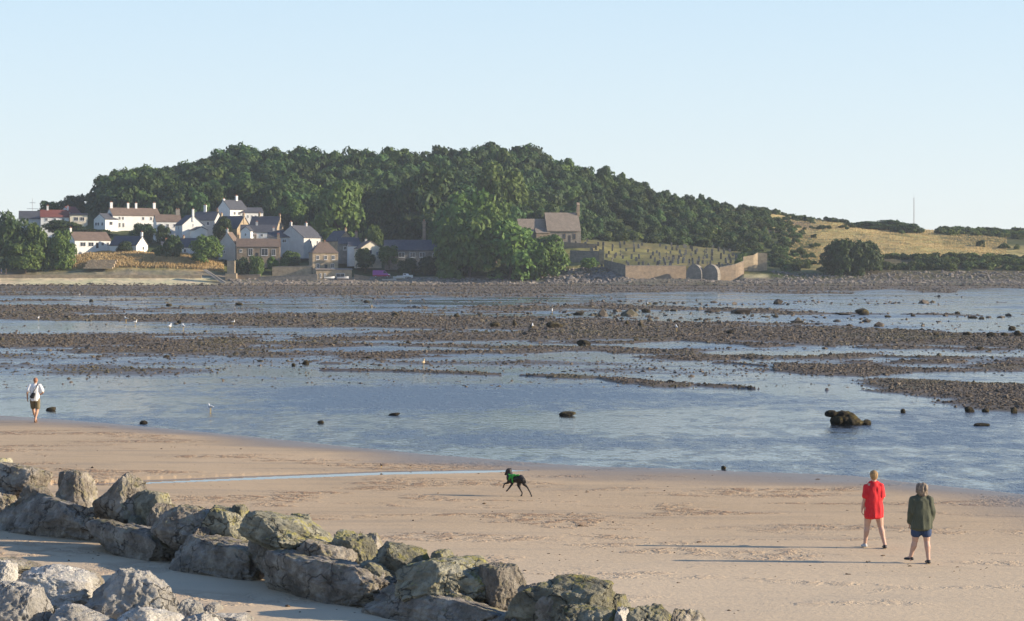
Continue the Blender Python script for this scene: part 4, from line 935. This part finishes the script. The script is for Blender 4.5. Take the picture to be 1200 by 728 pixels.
for a in [(148,378,'white gull on the left cobble bar, uppermost of a pair',.75,2.6),(158,382,'white gull just below another on the left cobble bar',.7,.4),(199,388,'white gull at the channel, left one of two side by side',.8,1.2),
 (215,388,'white gull at the channel, right one of two side by side',.8,2.0),(273,381,'gull near the lower edge of the left cobble bar, right of all the others there',.6,.2),(45,375,'leftmost gull, on the cobble bar near the picture edge',.6,1.4),
 (624,387,'white gull in front of a small dark stone',.75,1.5),(793,389,'white gull on the long cobble bar right of centre',.75,1.8),(247,484,'white gull standing in the near water at the left',.42,2.5),
 (93,347,'tiny far gull on the upper flat at the left',.6,.5)]: bird(a[0], a[1], a[2], a[3], ('white_feather','grey_feather'), a[4], gg)
bird(647, 377.5, 'white gull standing on the long flat dark boulder', .75, ('white_feather','grey_feather'), 1.5, gg, z=G(650,384).z+.02+.8)
bird(759, 363.5, 'white gull standing on the low boulder of the far stone line', .7, ('white_feather','grey_feather'), 1.5, gg, z=.55)
bird(496, 432, 'tall buff wading bird standing upright in the pool above the thin stone line', .62, ('buff_feather','buff_feather'), 1.35, None, 'wading_bird')
bird(447, 549, 'brown bird standing on the sand near the runnel', .16, ('dark_feather','dark_feather'), 2.4, 'dark birds on the sand', 'crow')
bird(481, 548.5, 'tiny dark bird on the sand right of the brown one', .10, ('dark_feather','dark_feather'), .6, 'dark birds on the sand', 'crow')

# the big seaweed rock --------------------------------------------------
g = G(990, 498); k = g.y/FOC; sw = fused('seaweed_rock', [((-.30,0,.30),(.36,.4,.42),(-.05,0,.35),(.4,.4,.40)), ((-.70,.0,.74),(.20,.28,.19),(-.15,0,.74),(.38,.35,.18)), ((.2,0,.2),(.36,.4,.35),(.38,0,.15),(.35,.4,.3)), ((.5,0,.1),(.35,.3,.2),(.92,0,.12),(.25,.3,.22)), ((.1,0,.55),(.3,.3,.25),(.3,0,.3),(.3,.3,.3))], .04, M['weed_rock'], None, 3, (3.5, .16))
sw.location = g; sw.scale = (k*52/2.1, k*52/2.1, k*38/2.1); tag(sw, 'big dark rock shaped like a perched seal with olive seaweed, alone in the shallows', 'rock')
# ------------------------------------------------------------------ village houses
def house(name, px, py, Y, L_, Wd, H, Rf, yaw, label, wall='white_render', roof='slate', chim=(), front=(), gable=(), lgable=(), door=None, cat='house', hip=0, pots='terracotta', found=3.5, group=None):
    """px,py: photo pixel of the footprint centre at ground level, Y: depth. ridge along local x, front is local -y, gable windows at +x, lgable at -x"""
    e = empty(name, P(px, py, Y), R(yaw), label=label, cat=cat, group=group); l, w_ = L_/2, Wd/2
    m = MB(); m.V = []; 
    lo = -found
    if hip: m.box(-l, l, -w_, w_, lo, H)
    else: m.prism([(-l,-w_,lo),(-l,w_,lo),(-l,w_,H),(-l,0,H+Rf-.12),(-l,-w_,H)], (L_,0,0))
    m.build('wall', M[wall], e)
    o_, th = .25, .18; r = MB(); s_ = Rf/w_
    if hip:
        a = [(-l-o_,-w_-o_,H),(l+o_,-w_-o_,H),(l+o_,w_+o_,H),(-l-o_,w_+o_,H)]; rl = max(l-w_*hip, .01); b = [(-rl,0,H+Rf),(rl,0,H+Rf)]
        r.poly(a); r.poly([a[0],a[1],b[1],b[0]]); r.poly([a[1],a[2],b[1]]); r.poly([a[2],a[3],b[0],b[1]]); r.poly([a[3],a[0],b[0]])
    else:
        for sg in (-1, 1):
            y1 = sg*(w_+o_); z1 = H-o_*s_
            r.prism([(-l-o_,0,H+Rf),(-l-o_,y1,z1),(-l-o_,y1,z1+th),(-l-o_,0,H+Rf+th)], (L_+2*o_,0,0))
    ro = r.build('roof', M[roof], e)
    for c in chim:
        cx, ch_ = c[0]*l, c[1]; cw = c[2] if len(c) > 2 else .45; m = MB().box(cx-cw, cx+cw, -.35, .35, H+Rf*.35, H+Rf+ch_).box(cx-cw-.08, cx+cw+.08, -.43, .43, H+Rf+ch_-.25, H+Rf+ch_-.1)
        co = m.build('chimney', M[c[3] if len(c) > 3 else wall], ro)
        for q_ in (-.5, .5): MB().tube((cx+q_*cw, 0, H+Rf+ch_-.02), (cx+q_*cw, 0, H+Rf+ch_+.45), .13, .10).build('pot', M[pots], ro)
    def win(plane, t_, z, ww, wh, fm='white_paint'):
        # frame proud of the wall, pane proud of the frame's recess, sill
        f = MB(); g = MB(); bw = .10
        def bx(mb, a0, a1, z0, z1, d0, d1):
            if plane == 'f': mb.box(a0, a1, -w_-d1, -w_-d0, z0, z1)
            elif plane == 'g': mb.box(l+d0, l+d1, a0, a1, z0, z1)
            else: mb.box(-l-d1, -l-d0, a0, a1, z0, z1)
        bx(f, t_-ww/2, t_-ww/2+bw, z, z+wh, .003, .09); bx(f, t_+ww/2-bw, t_+ww/2, z, z+wh, .003, .09)
        bx(f, t_-ww/2+bw, t_+ww/2-bw, z+wh-bw, z+wh, .003, .09); bx(f, t_-ww/2+bw, t_+ww/2-bw, z, z+bw, .003, .09); bx(f, t_-.03, t_+.03, z+bw, z+wh-bw, .003, .08)
        bx(f, t_-ww/2-.1, t_+ww/2+.1, z-.09, z-.003, .003, .16)
        fo = f.build('window', M[fm], e); bx(g, t_-ww/2+bw, t_-.03, z+bw, z+wh-bw, .004, .04); bx(g, t_+.03, t_+ww/2-bw, z+bw, z+wh-bw, .004, .04); g.build('pane', M['glass'], fo)
    for a in front: win('f', a[0]*l, *a[1:])
    for a in gable: win('g', a[0]*w_, *a[1:])
    for a in lgable: win('l', a[0]*w_, *a[1:])
    if door is not None:
        dd = MB().box(door*l-.5, door*l+.5, -w_-.06, -w_-.003, 0, 2.05).build('door', M['dark_paint'], e); MB().tube((door*l+.35,-w_-.06,1.0),(door*l+.35,-w_-.14,1.0),.04).build('handle', M['white_paint'], dd)
    return e
W2 = lambda xs, z, w_=1.1, h=1.3: [(x, z, w_, h) for x in xs]

house('farmhouse', 156, 269, 938, 19.5, 7.5, 5.4, 2.9, 30, 'long white farmhouse with brown roof and four white chimneys, high at the left', roof='brown_roof',
      chim=((-.93,2.2,.5),(-.22,2.0,.4),(.12,2.0,.4),(.9,2.2,.5)), front=W2((-.72,-.58),3.6,.9,1.3)+W2((-.72,-.56),.7,.9,1.8)+W2((.28,.62),3.6)+W2((.2,.75),.9), lgable=W2((0,),3.2), door=-.05)
house('annexe', 124, 269, 930, 6.5, 6.5, 3.9, 2.2, 52, 'low white annexe with dark lean roof against the left end of the farmhouse', front=W2((-.1,),1.6,1.8,1.5), lgable=W2((-.5,.2,.6),1.4), roof='slate')
house('house', 64, 268, 960, 11, 7, 4.6, 2.8, 12, 'white house with dark red roof among trees at the far left', roof='red_roof', chim=((-.5,1.7,.4),(.95,1.6,.35)), front=W2((-.6,0,.6),2.9))
house('house', 82, 262, 966, 6, 6, 4.2, 2.5, 60, 'little white gabled house right of the red-roofed one', roof='red_roof', front=W2((0,),1.8,1.6,1.4), lgable=W2((0,),1.6))
house('garage', 92, 261, 960, 7, 5, 3.0, .6, 12, 'flat cream garage beside the little white gabled house', wall='cream_render', roof='brown_roof', front=W2((-.3,.4),.6,1.8,1.6))
house('house', 36, 268, 968, 9, 7, 4.0, 3.0, 10, 'dark slate-roofed house half hidden behind the leftmost trees', wall='grey_render', front=W2((-.4,.4),1.5))
house('bungalow', 103, 291, 884, 14, 9.5, 2.9, 3.0, 32, 'white bungalow with wide brown roof above the dry grass bank', roof='brown_roof', chim=((-.97,1.5,.35),), front=W2((-.55,-.1),.6,2.2,1.6)+W2((.55,.85),.9,1.0,1.3), lgable=W2((.1,),1.0,.9,1.0), door=.25)
house('cottage', 151, 297, 878, 12, 7, 3.0, 3.2, -28, 'low cottage with dark slate roof and one bright white gable at the right', chim=((.97,1.5,.35),), front=W2((-.4,.3),.9), gable=W2((.2,),1.2))
house('house', 196, 277, 917, 9.5, 7, 5.6, 2.6, 18, 'white terraced house with cluttered windows right of the farmhouse', roof='brown_roof', chim=((.85,2.2,.8,'stone_grey'),), front=W2((-.6,-.1,.5),3.4)+W2((-.5,.1,.6),.8), door=.85)
house('house', 222, 278, 908, 8, 8.6, 4.6, 3.6, -62, 'white house with bright broad gable facing the bay and white chimney', chim=((.96,2.3,.45),), gable=W2((.0,),3.8,.5,1.2)+W2((.6,),1.0,1.0,1.2), front=W2((0,),2.8))
house('outshot', 233, 281, 901, 5, 5, 3.6, 1.2, -62, 'low white outshot at the right of the bright broad gable', gable=W2((.2,),1.2,.9,1.0))
house('house', 243, 274, 922, 9, 7.5, 5.2, 3.2, -15, 'slate-roofed house with a single tall white chimney behind the broad gable', wall='grey_render', chim=((-.2,2.6,.5,'white_render'),(.9,1.0,.4,'stone')), front=W2((-.5,.4),3.2))
house('house', 272, 262, 932, 9, 8, 5.4, 3.6, 48, 'white house with tall shaded gable standing highest in the village centre', chim=((-.96,.5,.4),(.5,1.8,.45)), front=W2((-.5,0,.5),3.2)+W2((0,),.8), lgable=W2((-.2,.4),1.0))
house('house', 293, 262, 934, 9, 6, 4.2, 1.9, 20, 'long low white wing right of the high white house', front=W2((-.7,-.35,0,.35,.7),2.0,.7,1.2))
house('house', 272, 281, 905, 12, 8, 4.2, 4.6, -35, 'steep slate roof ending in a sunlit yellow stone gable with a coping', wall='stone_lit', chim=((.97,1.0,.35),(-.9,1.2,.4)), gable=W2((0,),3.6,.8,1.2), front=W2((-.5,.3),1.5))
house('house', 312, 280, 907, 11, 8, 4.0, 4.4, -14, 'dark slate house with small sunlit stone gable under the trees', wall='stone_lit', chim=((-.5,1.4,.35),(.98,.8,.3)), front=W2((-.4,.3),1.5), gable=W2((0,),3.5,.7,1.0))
house('cottage', 303, 284, 892, 13, 6, 3.8, 2.6, 4, 'white cottage with a row of small dormer windows behind the brown roofs', front=W2((-.8,-.3,.2,.7),2.0,1.0,1.1), chim=((-.1,1.2,.4,'grey_render'),))
house('dormer_house', 290, 283, 889, 3.4, 4, 3.9, 1.6, 72, 'narrow white gabled front left of the dormer windows', lgable=W2((0,),2.0,.8,1.0))
house('house', 352, 292, 887, 13, 11.5, 4.2, 4.4, 62, 'big house with wide white gable, greyed for its shade, facing the bay', wall='grey_render', chim=((-.97,1.3,.35),(.6,1.2,.4)), front=W2((-.3,.4),1.8))  # white wall turned from the sun, its shade put into the grey
house('house', 327, 290, 884, 8, 6, 3.8, 2.4, 8, 'grey-white wing with slate roof left of the wide pale gable', wall='grey_render', front=W2((-.4,.45),1.7,1.5,1.3), chim=((-.5,1.0,.35),))
house('cottage', 269, 304, 871, 5.2, 6.5, 5.6, 4.2, 76, 'narrow cottage with steep pale gable and pointed chimney above the stone hut', wall='grey_render', chim=((-.96,1.2,.3),), lgable=W2((.3,),2.2,.7,1.0), roof='brown_roof')  # white gable, with the shade on it put into the wall colour
house('cottage', 303, 303, 867, 15.5, 7, 4.3, 2.8, 4, 'row of stone cottages with long brown roof and white window bays', wall='stone', roof='brown_roof', chim=((-.95,1.4,.4),(-.15,1.5,.4),(.92,1.7,.45)),
      front=[(-.35,1.0,1.6,2.6),(.3,1.0,2.4,2.6),(.72,1.0,1.4,2.4),(-.8,2.2,.9,1.1)], door=-.05)
house('shed', 284, 301, 869, 4.2, 5, 3.9, 2.2, 6, 'small slate lean-to between the narrow gable and the brown-roofed row', front=W2((.1,),1.5,1.6,1.5))
house('cottage', 203, 300, 880, 8.5, 6, 2.6, 2.6, 8, 'low dark slate cottage above the dry grass, left of two', wall='stone_grey', chim=((-.6,1.0,.35,'stone'),(.7,1.0,.35,'stone')), front=W2((-.4,.5),.7))
house('cottage', 222, 299, 878, 8.0, 7, 2.9, 3.2, -32, 'low slate cottage with a pale slanting gable coping beside the round tree', wall='white_render', chim=((-.7,.9,.3,'stone'),), front=W2((.2,),.9), gable=W2((0,),1.0))
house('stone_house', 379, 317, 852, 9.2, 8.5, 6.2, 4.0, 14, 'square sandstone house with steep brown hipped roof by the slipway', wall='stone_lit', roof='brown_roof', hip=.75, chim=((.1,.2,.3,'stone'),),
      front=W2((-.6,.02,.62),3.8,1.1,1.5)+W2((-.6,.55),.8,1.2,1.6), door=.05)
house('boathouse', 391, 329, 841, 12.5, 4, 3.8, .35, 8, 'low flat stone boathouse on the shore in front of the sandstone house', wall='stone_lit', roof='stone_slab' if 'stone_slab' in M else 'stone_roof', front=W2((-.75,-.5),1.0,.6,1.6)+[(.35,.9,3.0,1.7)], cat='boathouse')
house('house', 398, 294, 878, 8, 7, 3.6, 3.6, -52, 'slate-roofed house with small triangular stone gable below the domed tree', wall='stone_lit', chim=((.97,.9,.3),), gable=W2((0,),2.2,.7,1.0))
house('house', 408, 298, 872, 7.5, 6, 3.8, 2.2, 10, 'dim slate house with stone chimney left of the cream cottage', wall='stone_grey', chim=((.8,2.2,.45,'stone'),), front=W2((-.4,.3),1.5))
house('cottage', 431, 303, 863, 7, 8.0, 3.6, 2.6, -68, 'cream cottage with bright shallow gable above the parked van', wall='cream_render', roof='brown_roof', gable=W2((-.1,),1.6,1.6,1.5)+W2((.6,),1.2,.8,1.2), chim=((-.6,.9,.3),))
house('cottage', 415, 301, 867, 4.6, 5, 3.9, 1.4, 10, 'small pale blue-white wall of a cottage joined to the cream gable', front=W2((.55,),2.0,.9,1.2))
lh = house('village_hall', 485, 305, 862, 21, 8, 3.6, 3.6, 3, 'long low stone hall with dark slate roof and four pale window groups', wall='stone_grey', chim=(),
      front=[(-.42,1.0,2.2,1.8),(-.05,1.0,2.0,1.8),(.28,1.0,2.0,1.8),(.72,1.0,1.8,1.5)], cat='hall')
cs = empty('chimney_stack', P(497, 286, 872), 0, label='tall slender stone chimney stack standing up behind the slate-roofed hall', cat='chimney')
MB().box(-.55,.55,-.55,.55,-4,7.3).box(-.75,.75,-.75,.75,7.3,7.7).box(-.62,.62,-.62,.62,7.7,8.3).build('shaft', M['stone'], cs); MB().tube((0,0,8.3),(0,0,9.0),.3,.24).build('pot', M['terracotta'], cs)

# church
ch = empty('church', P(655, 284, 893), R(9), label='small old stone church with slab roof and a bellcote on its right gable', cat='church')
m = MB().prism([(-5.2,-5.2,-3),(-5.2,5.2,-3),(-5.2,5.2,4.3),(-5.2,0,10.6),(-5.2,-5.2,4.3)], (12.6,0,0)); m.build('nave', M['stone_grey'], ch)
r = MB()
for sg in (-1, 1): r.prism([(-5.5,0,10.85),(-5.5,sg*5.7,3.95),(-5.5,sg*5.7,4.2),(-5.5,0,11.1)], (12.7,0,0))
r.build('nave_roof', M['stone_roof'], ch)
m = MB().box(6.75,7.75,-.95,.95,9.6,11.0).box(6.75,7.75,-.95,-.5,11.0,13.4).box(6.75,7.75,.5,.95,11.0,13.4).box(6.75,7.75,-.95,.95,13.4,13.9).prism([(6.7,-1.05,13.9),(6.7,1.05,13.9),(6.7,0,14.9)], (1.1,0,0)); bc = m.build('bellcote', M['stone'], ch)
MB().tube((7.25,0,13.3),(7.25,0,12.4),.12,.36).build('bell', M['dark_paint'], bc)
m = MB().prism([(-15.5,-3.4,-3),(-15.5,3.4,-3),(-15.5,3.4,3.6),(-15.5,0,8.3),(-15.5,-3.4,3.6)], (10.2,0,0)); m.build('chancel', M['stone_grey'], ch)
r = MB()
for sg in (-1, 1): r.prism([(-15.8,0,8.5),(-15.8,sg*3.8,3.35),(-15.8,sg*3.8,3.6),(-15.8,0,8.75)], (10.3,0,0))
r.build('chancel_roof', M['stone_roof'], ch)
m = MB().prism([(-9.5,-5.6,-3),(-4.5+0,-5.6,-3),(-4.5,-5.6,3.3),(-9.5,-5.6,3.3)], (0,2.3,0)); m.build('porch', M['stone'], ch)
MB().prism([(-9.7,-5.8,3.3),(-4.3,-5.8,3.3),(-4.3,-3.2,4.9),(-9.7,-3.2,4.9)], (0,0,.2)).build('porch_roof', M['stone_roof'], ch)
for x in (-2.8, 1.2, 5.0):
    f = MB().box(x-.55,x+.55,-5.29,-5.203,1.0,3.2).build('window', M['stone'], ch); MB().box(x-.38,x+.38,-5.33,-5.292,1.15,3.05).build('pane', M['glass'], f)
MB().box(2.7,3.5,-5.27,-5.203,-.2,2.5).build('door', M['dark_paint'], ch)

# walls ---------------------------------------------------------------
def wall(name, pts, th, mat, label, cat='wall', cope=True):
    """pts: list of (px, py_top, py_bottom, Y)"""
    e = empty(name, P(pts[0][0], pts[0][2], pts[0][3]), 0, label=label, cat=cat); o = e.location; m = MB(); c_ = MB()
    for a, b in zip(pts, pts[1:]):
        A_, B_ = P(a[0], a[1], a[3])-o, P(b[0], b[1], b[3])-o; A0, B0 = P(a[0], a[2], a[3])-o, P(b[0], b[2], b[3])-o
        m.prism([(A0.x,A0.y,A0.z-1.5),(B0.x,B0.y,B0.z-1.5),tuple(B_),tuple(A_)], (0,th,0))
        if cope: c_.prism([(A_.x,A_.y-.08,A_.z+.003),(B_.x,B_.y-.08,B_.z+.003),(B_.x,B_.y-.08,B_.z+.2),(A_.x,A_.y-.08,A_.z+.2)], (0,th+.16,0))
    m.build('masonry', M[mat], e)
    if cope: c_.build('coping', M['stone_grey'], e)
    return e
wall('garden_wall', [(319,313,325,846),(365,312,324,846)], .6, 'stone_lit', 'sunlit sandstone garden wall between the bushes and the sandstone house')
wall('sea_wall', [(276,323,331,838),(305,322,331,838)], .8, 'stone', 'low dark sea wall right of the stone hut', 'sea wall')
wall('sea_wall', [(303,325,333,834),(372,322,332,834)], .8, 'stone_grey', 'long grey sea wall in front of the garden wall', 'sea wall')
wall('slipway_wall', [(415,322,331,838),(434,325,332,837)], .8, 'stone', 'short stone slipway wall ending below the purple van', 'sea wall')
wall('retaining_wall', [(668,294,304,858),(703,295,305,855)], .8, 'stone_grey', 'grey retaining wall on the rocky outcrop below the church')
wall('wall_pillar', [(702,292,305,854),(708,293,307,852)], 1.0, 'stone_lit', 'short sunlit pier at the right end of the grey retaining wall', 'wall', False)  # lit end of the retaining wall, sunlight put into the stone colour
wall('graveyard_wall', [(708,305,318,848),(733,311,331,833)], .8, 'stone_grey', 'sloping dark wall going down from the pier to the graveyard wall')
wall('graveyard_wall', [(733,311.5,332,831),(804,312,330,837)], .9, 'stone', 'long sunlit retaining wall at the foot of the graveyard')
wall('graveyard_wall', [(843,314,330,834),(862,310,326,836),(872,306,322,838)], .9, 'stone', 'wall climbing to the right of the two stone arches')
wall('ruined_wall', [(871,301,318,842),(883,299,318,843),(888,296,318,844),(899,297,320,844)], 1.2, 'stone_lit', 'high ruined wall with stepped top at the right end of the graveyard', 'ruin', False)
wall('boundary_wall', [(640,283,287,885),(700,287,291,880)], .5, 'stone', 'low wall beside the church at the top of the graveyard')
wall('hut', [(266,306,322,840),(275,306,322,838)], 2.2, 'stone_lit', 'square stone hut with one bright sunlit side on the sea wall', 'hut')
wall('beach_wall', [(-80,322,327,838),(100,322,326,838),(236,322.5,326,838)], .6, 'stone_lit', 'low pale wall along the back of the upper beach', 'sea wall', False)
wall('quay', [(264,321,333,835),(277,321,333,835)], 3, 'stone_lit', 'pale stone plinth below the square hut', 'quay')
sl = empty('slipway', P(262, 330, 828), 0, label='dark sloping ramp going down left of the stone hut to the beach', cat='ramp')
MB().prism([(-8.2,6,4.2),(-7.0,6,4.2),(1.2,-1,-.6),(0,-1,-1.0)], (0,2.5,0)).build('ramp', M['stone_grey'], sl)
rv = empty('revetment', P(115, 313, 845), 0, label='pale stone block revetment on the bank below the bungalow', cat='revetment'); m = MB()
for i in range(6):
    for j in range(9): m.box(-5.2+j*1.15+(i%2)*.4, -4.15+j*1.15+(i%2)*.4, i*1.5, i*1.5+1.7, -.6+i*.50, .02+i*.50+.06*((i*j)%3))
m.build('blocks', M['gravestone_pale'] if 'gravestone_pale' in M else M['stone_lit'], rv)

# two stone arches ----------------------------------------------------
def arch(px, pw, pt, pb, Y, label, shade):
    k = Y/FOC; w_ = pw*k/2; h = (pb-pt)*k; e = empty('stone_arch', P(px, pb, Y), R(-22), label=label, cat='stone arch', group='stone arches by the graveyard wall')
    n = 14; outer = [(-w_,0,-.8)]+[(-w_*math.cos(math.pi*i/n)**1 if True else 0, 0, h-w_*1.25+w_*1.25*math.sin(math.pi*i/n)) for i in range(n+1)]+[(w_,0,-.8)]
    MB().prism(outer, (0,3.2,0)).build('block', M['stone_grey'], e)
    wi = w_*.74; inner = [(-wi,-.05,.3)]+[(-wi*math.cos(math.pi*i/n), -.05, h-w_*1.2+wi*1.15*math.sin(math.pi*i/n)-.1) for i in range(n+1)]+[(wi,-.05,.3)]
    MB().prism(inner, (0,.047,0)).build('niche', M['stone_grey'], e); return e
arch(813, 19, 310, 332, 831, 'round-topped stone arch block by the graveyard wall, the darker left one', 0)
arch(832, 19, 310, 331, 831, 'round-topped stone arch block by the graveyard wall, the right one with a sunlit edge', 1)

# gravestones ----------------------------------------------------------
M['gravestone'] = simple('gravestone', (.17,.16,.145), .9, .35, 2, .3, orand=.45)
def slab(h, w_, kind):
    m = MB()
    if kind == 0: m.prism([(-w_/2,0,-.3),(w_/2,0,-.3),(w_/2,0,h),(-w_/2,0,h)], (0,.16,0))
    elif kind == 1: m.prism([(-w_/2,0,-.3),(w_/2,0,-.3)]+[(w_/2*math.cos(a*math.pi/8),0,h-w_/2+w_/2*math.sin(a*math.pi/8)) for a in range(9)], (0,.16,0))
    else: m.box(-.11,.11,0,.2,-.3,h); m.box(-w_/2,-.11,0,.2,h*.62,h*.62+.22); m.box(.11,w_/2,0,.2,h*.62,h*.62+.22); m.box(-.4,.4,-.2,.4,-.3,.25)
    return m
protos = [slab(1.2,.75,0), slab(1.45,.8,1), slab(2.1,1.0,2), slab(1.7,.7,1)]
pm = []
for i, m in enumerate(protos):
    o = m.build('headstone', M['gravestone']); pm.append(o.data); bpy.data.objects.remove(o)
KL = ['square-topped grey headstone in the churchyard rows', 'round-topped grey headstone in the churchyard rows', 'tall cross on a base in the churchyard rows', 'tall narrow round-topped headstone in the churchyard rows']
rg_ = random.Random(12); n = 0
for row, (py0, Yr) in enumerate([(310,841),(308,845),(306,850),(303.5,856),(301,862),(298,869),(295,877),(292,886),(289,896)]):
    u = 700-row*4+rg_.uniform(0, 8)
    while u < 872-row*1.5:
        if rg_.random() < .78:
            k = rg_.choices((0,1,2,3), (4,4,1.4,2))[0]; Y_ = Yr+rg_.uniform(-1.6,1.6); x = (u-600)/FOC*Y_
            o = link('gravestone', pm[k], None, (x, Y_, gz(x, Y_))); o.rotation_euler = (rg_.uniform(-.08,.08), rg_.uniform(-.07,.07), R(-12)+rg_.uniform(-.3,.3)); s_ = rg_.uniform(.8,1.2); o.scale = (s_, s_, s_)
            tag(o, KL[k], 'gravestone', ['square headstones of the churchyard','round-topped headstones of the churchyard','stone crosses of the churchyard','tall headstones of the churchyard'][k]); n += 1
        u += rg_.uniform(5, 12)

# van, boats, mast, poles ---------------------------------------------------
M['purple_paint'] = simple('purple_paint', (.27,.045,.30), .35, .05, 2, 0, spec=.5); M['red_paint'] = simple('red_paint', (.30,.02,.05), .4, .1, 2, 0); M['tyre'] = simple('tyre', (.02,.02,.02), .8, .1, 3, 0)
van = empty('van', P(447, 325.5, 841), R(4), label='purple van with magenta skirts and a white nose parked above the slipway', cat='van')
m = MB().prism([(-3.1,-1,.45),(2.9,-1,.45),(2.95,-1,1.15),(2.1,-1,1.5),(1.2,-1,2.55),(-3.0,-1,2.6),(-3.1,-1,2.2)], (0,2,0)); m.build('body', M['purple_paint'], van)
MB().box(-3.12,2.95,-1.03,-1.003,.42,.95).build('skirt', M['red_paint'], van); MB().box(2.953,3.05,-.95,.95,.5,1.1).build('bumper', M['white_paint'], van)
MB().prism([(1.3,-1.02,1.55),(1.95,-1.02,1.5),(1.25,-1.02,2.35),(.7,-1.02,2.35),(.7,-1.02,1.55)], (0,.017,0)).build('side_window', M['glass'], van)
MB().prism([(2.12,-.9,1.52),(2.12,.9,1.52),(1.24,.9,2.5),(1.24,-.9,2.5)], (.03,0,.03)).build('windscreen', M['glass'], van); MB().box(2.3,2.98,-1.04,-.6,1.0,1.3).build('headlight', M['white_paint'], van)
for x in (-2.0, 2.0):
    for y in (-1.0, .8):
        wh = MB().tube((x,y-.04,.36),(x,y+.2,.36),.36,.36,16).build('wheel', M['tyre'], van); MB().tube((x,y-.06,.36),(x,y-.043,.36),.2,.2,12).build('rim', M['grey_render'], wh)
def boat(px, py, Y, L_, yaw, label, hull='white_paint', cabin=True, dy=0):
    e = empty('boat', P(px, py, Y), R(yaw), label=label, cat='boat', group='small boats drawn up by the slipway'); l = L_/2; bm = bmesh.new(); st = []
    for i in range(11):
        t_ = i/10; x = -l+L_*t_; w_ = L_*.17*(1-max(0, (t_-.45)/.55)**2.2)+.01; zk = .1+.25*max(0, t_-.6)**1.5; zt = .85+.25*t_**2
        st.append([bm.verts.new((x, s_*w_*q_, z_)) for s_, q_, z_ in ((-1,1,zt),(-1,.8,zt*.5),(-1,.05,zk),(1,.8,zt*.5),(1,1,zt))])
    for a, b in zip(st, st[1:]):
        for j in range(4): bm.faces.new((a[j], a[j+1], b[j+1], b[j]))
        bm.faces.new((a[0], b[0], b[4], a[4]))
    bm.faces.new(st[0]); me = bpy.data.meshes.new('hull'); bm.to_mesh(me); bm.free(); me.materials.append(M[hull]); link('hull', me, e)
    if cabin:
        MB().prism([(-.1*L_,-.1*L_,.86),(.22*L_,-.1*L_,.95),(.14*L_,-.1*L_,1.6),(-.1*L_,-.1*L_,1.65)], (0,.2*L_,0)).build('cabin', M['white_paint'], e); MB().box(-.07*L_,.1*L_,-.1*L_-.03,-.1*L_-.004,1.15,1.5).build('window', M['glass'], e)
    return e
boat(475, 326, 843, 6.0, -25, 'white cabin boat on the shore right of the purple van'); boat(468, 327, 840, 4.2, 20, 'small white open boat between the van and the cabin boat', cabin=False)
boat(456, 330, 836, 5.0, 5, 'low grey-blue dinghy on the slipway in front of the van', 'grey_render', False); boat(386, 327.5, 836.5, 3.6, 10, 'small white dinghy leaning at the front of the stone boathouse', cabin=False)
boat(402, 327.5, 836.5, 4.0, -8, 'white dinghy at the right end of the stone boathouse', cabin=False)
M['galv'] = simple('galvanised_steel', (.42,.42,.43), .5, .1, 2, 0)
ms = empty('radio_mast', P(1071, 268, 1060), 0, label='thin lattice radio mast on the skyline above the golden field', cat='mast'); m = MB()
for i in range(3):
    a = i*2.094; m.tube((.34*math.cos(a), .34*math.sin(a), -1), (.28*math.cos(a), .28*math.sin(a), 13.6), .055, .045, 5)
for j in range(22):
    z = j*.62
    for i in range(3):
        a, b = i*2.094, (i+1)*2.094; m.tube((.32*math.cos(a),.32*math.sin(a),z), (.31*math.cos(b),.31*math.sin(b),z+.6), .03, .03, 4)
m.build('lattice', M['galv'], ms); MB().tube((0,0,13.5),(0,0,15.5),.05,.02).build('aerial', M['galv'], ms)
tp = empty('pylon', P(38, 268, 1120), 0, label='faint electricity pole rising above the trees at the far left', cat='pylon'); MB().tube((0,0,-1),(0,0,14.2),.14,.09).build('pole', M['galv'], tp); MB().box(-1.4,1.4,-.06,.06,12.0,12.2).box(-2.6,2.6,-.06,.06,9.2,9.4).build('crossarm', M['galv'], tp)
# tiny far walkers at the left edge of the upper beach
def tiny(px, py, Y, label, mt):
    e = empty('person', P(px, py, Y), 0, label=label, cat='person', group=None)
    hl, _ = head((0,0,1.6), .09, 0)
    fused('body', hl+[((0,0,1.5),.05,(0,0,1.4),.06),((0,0,1.38),(.17,.1,.08),(0,0,.95),(.15,.11,.1)),((-.18,0,1.38),.05,(-.22,-.03,1.1),.04),((-.22,-.03,1.1),.04,(-.2,.08,.85),.03),((.18,0,1.38),.05,(.22,.05,1.1),.04),((.22,.05,1.1),.04,(.2,.12,.85),.03),
      ((-.08,0,.92),.09,(-.1,.12,.5),.06),((-.1,.12,.5),.055,(-.1,.05,.08),.04),((.08,0,.92),.09,(.1,-.02,.5),.06),((.1,-.02,.5),.055,(.1,-.2,.08),.04),((-.1,.05,.05),.04,(-.1,.2,.03),.03),((.1,-.2,.05),.04,(.1,-.05,.03),.03)], .02, M['skin'], e, 1)
    fused('clothes', [((0,0,1.42),(.15,.1,.05),(0,0,1.3),(.2,.13,.08)),((0,0,1.3),(.2,.13,.08),(0,0,.85),(.18,.15,.08)),((-.18,0,1.38),.07,(-.22,-.03,1.05),.06),((.18,0,1.38),.07,(.22,.05,1.05),.06),((-.08,0,.9),.11,(-.1,.12,.4),.08),((.08,0,.9),.11,(.1,-.02,.4),.08)], .02, M[mt], e, 1)
tiny(7, 321, 834, 'tiny distant person in dark clothes at the left edge of the upper beach', 'black_leather'); tiny(1.5, 320.5, 835, 'tiny distant person cut by the left edge of the picture on the upper beach', 'navy_cloth')
